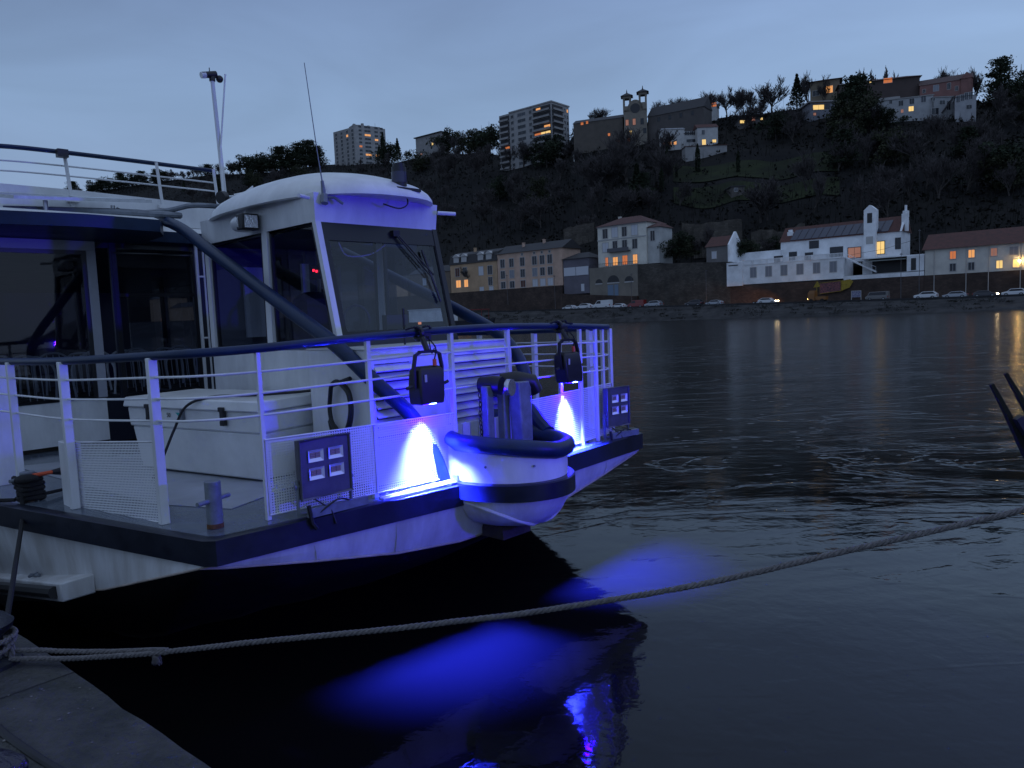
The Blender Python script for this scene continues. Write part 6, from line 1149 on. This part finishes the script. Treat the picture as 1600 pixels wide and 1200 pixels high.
t = thing('wire_span', 'thin overhead wire sagging to the white bell tower', 'wire', SF.w(shore(1437,380,18.2)[0],18.2,12)); mb = MB(SF); a0 = shore(1437,372,18.2); b0 = shore(1330,398,26); mb.tube([(a0[0],18.2,a0[1]),((a0[0]+b0[0])/2,22,(a0[1]+b0[1])/2-.5),(b0[0],26,b0[1])], .03, 4); mb.build('wire', FR_D, t)
# barge moored far left
ub0, ub1 = shore(640,500,-3.5)[0], shore(772,500,-3.5)[0]; Lb = ub1-ub0; fr = Off(SF, ub0, -6.5); t = thing('moored_barge', 'dark hulled barge with a long white cabin moored on the far bank', 'boat', fr.w(Lb/2,2.5,0))
mb = MB(fr); mb.loft([[(0,.8,-.3),(Lb*.95,.4,-.3),(Lb,2.5,-.3),(Lb*.95,4.6,-.3),(0,4.2,-.3)],[(-.5,.4,1.9),(Lb*.95,0,1.9),(Lb+1,2.5,2.3),(Lb*.95,5,1.9),(-.5,4.6,1.9)]]); mb.build('hull', mat('barge hull', (.02,.02,.03), .5, var=.3), t, smooth=False)
mb = MB(fr); mb.box(2,Lb*.56,1,4.2,1.95,5.3); mb.box(1.8,Lb*.56+.2,.8,4.4,5.3,5.5); mb.build('cabin', WWHITE, t, smooth=False)
for px in (696,717): mb = MB(fr); x = shore(px,490,-5.5)[0]-ub0; mb.box(x-.6,x+.6,.95,.99,3.1,4.3); mb.build('window', PANE['dark'], t, smooth=False)
mb = MB(fr); mb.box(Lb*.72,Lb*.93,1,4,4.6,4.75); [mb.cyl((x,y,1.95),(x,y,4.6),.06,n=5) for x in (Lb*.73,Lb*.92) for y in (1.1,3.9)]; mb.build('awning', mat('red awning', (.22,.02,.02), .7), t, smooth=False)
mb = MB(fr); mb.cyl((Lb*.5,2.5,5.5),(Lb*.5,2.5,7.5), .08, n=6); mb.build('mast', FR_W, t)
# bright lamp on the red roofed house wall
u_, z_l = shore(1593,408,19.6); t = thing('wall_lamp', 'bright yellow wall lamp on the red roofed house at the right edge', 'lamp', SF.w(u_,19.8,z_l)); mb = MB(SF); mb.box(u_-.04,u_+.04,19.6,19.97,z_l+.2,z_l+.26); mb.build('bracket', FR_D, t); mb = MB(SF); mb.ball((u_,19.6,z_l+.05), .16); mb.build('globe', mat('lamp globe', (1,.8,.4), .5, emis=(1,.62,.2), es=170), t)
# ================================================================== SKY, LIGHT, CAMERA
w = bpy.data.worlds.new('World'); sc.world = w; w.use_nodes = True; nt = w.node_tree; N = nt.nodes; L = nt.links; bg = N['Background']
tc = N.new('ShaderNodeTexCoord'); sx = N.new('ShaderNodeSeparateXYZ'); L.new(tc.outputs['Generated'], sx.inputs[0])
rp_ = N.new('ShaderNodeValToRGB'); el = rp_.color_ramp.elements; el[0].position = 0.; el[0].color = (.275,.375,.60,1); el[1].position = 1.; el[1].color = (.15,.235,.44,1)
for p_, c_ in ((.12,(.280,.405,.63,1)),(.26,(.238,.362,.575,1)),(.40,(.20,.30,.52,1)),(.62,(.26,.355,.56,1))): e_ = el.new(p_); e_.color = c_
el[len(el)-1].color = (.34,.44,.64,1)
L.new(sx.outputs['Z'], rp_.inputs['Fac'])
mp = N.new('ShaderNodeMapping'); mp.inputs['Scale'].default_value = (1.3,1.3,4.5); L.new(tc.outputs['Generated'], mp.inputs['Vector'])
nz = N.new('ShaderNodeTexNoise'); nz.inputs['Scale'].default_value = 2.1; nz.inputs['Detail'].default_value = 5; nz.inputs['Roughness'].default_value = .5; nz.inputs['Distortion'].default_value = .5; L.new(mp.outputs['Vector'], nz.inputs['Vector'])
mr = N.new('ShaderNodeMapRange'); mr.inputs['From Min'].default_value = .3; mr.inputs['From Max'].default_value = .72; mr.inputs['To Min'].default_value = .87; mr.inputs['To Max'].default_value = 1.11; L.new(nz.outputs['Fac'], mr.inputs['Value'])
# slightly darker towards the left (east) where the night comes up
m2 = N.new('ShaderNodeMath'); m2.operation = 'MULTIPLY_ADD'; m2.inputs[1].default_value = .16; L.new(sx.outputs['X'], m2.inputs[0]); L.new(mr.outputs[0], m2.inputs[2])
sky = N.new('ShaderNodeTexSky'); sky.sky_type = 'NISHITA'; sky.sun_disc = False; sky.sun_elevation = R_(-1.5); sky.sun_rotation = R_(60)
vm = N.new('ShaderNodeVectorMath'); vm.operation = 'SCALE'; L.new(rp_.outputs['Color'], vm.inputs[0]); L.new(m2.outputs[0], vm.inputs['Scale'])
vs = N.new('ShaderNodeVectorMath'); vs.operation = 'SCALE'; vs.inputs['Scale'].default_value = .08; L.new(sky.outputs['Color'], vs.inputs[0])
va = N.new('ShaderNodeVectorMath'); L.new(vm.outputs[0], va.inputs[0]); L.new(vs.outputs[0], va.inputs[1]); L.new(va.outputs[0], bg.inputs['Color']); bg.inputs['Strength'].default_value = 1.0
sl_ = bpy.data.lights.new('dusk_sun', 'SUN'); sl_.energy = .03; sl_.angle = R_(40); sl_.color = (1,.9,.85); so = bpy.data.objects.new('dusk_sun', sl_); col.objects.link(so); so.rotation_euler = (R_(60), 0, R_(120))
cd = bpy.data.cameras.new('camera'); cd.sensor_fit = 'HORIZONTAL'; cd.sensor_width = 36; cd.lens = 36*FPX/1600; cd.clip_start = .05; cd.clip_end = 6000
co = bpy.data.objects.new('camera', cd); col.objects.link(co); m3 = Matrix((Rv, Uv, -Fv)).transposed(); co.matrix_world = Matrix.Translation(CAM) @ m3.to_4x4(); sc.camera = co
for o in bpy.data.objects:
    if '_o' in o: del o['_o']
sc.view_settings.view_transform = 'Standard'; sc.view_settings.look = 'None'; sc.view_settings.exposure = 0; sc.view_settings.gamma = 1
sc.cycles.use_denoising = True; sc.cycles.max_bounces = 7; sc.cycles.diffuse_bounces = 4; sc.cycles.glossy_bounces = 4; sc.cycles.transparent_max_bounces = 16; sc.cycles.caustics_reflective = False; sc.cycles.caustics_refractive = False; sc.cycles.sample_clamp_indirect = 80
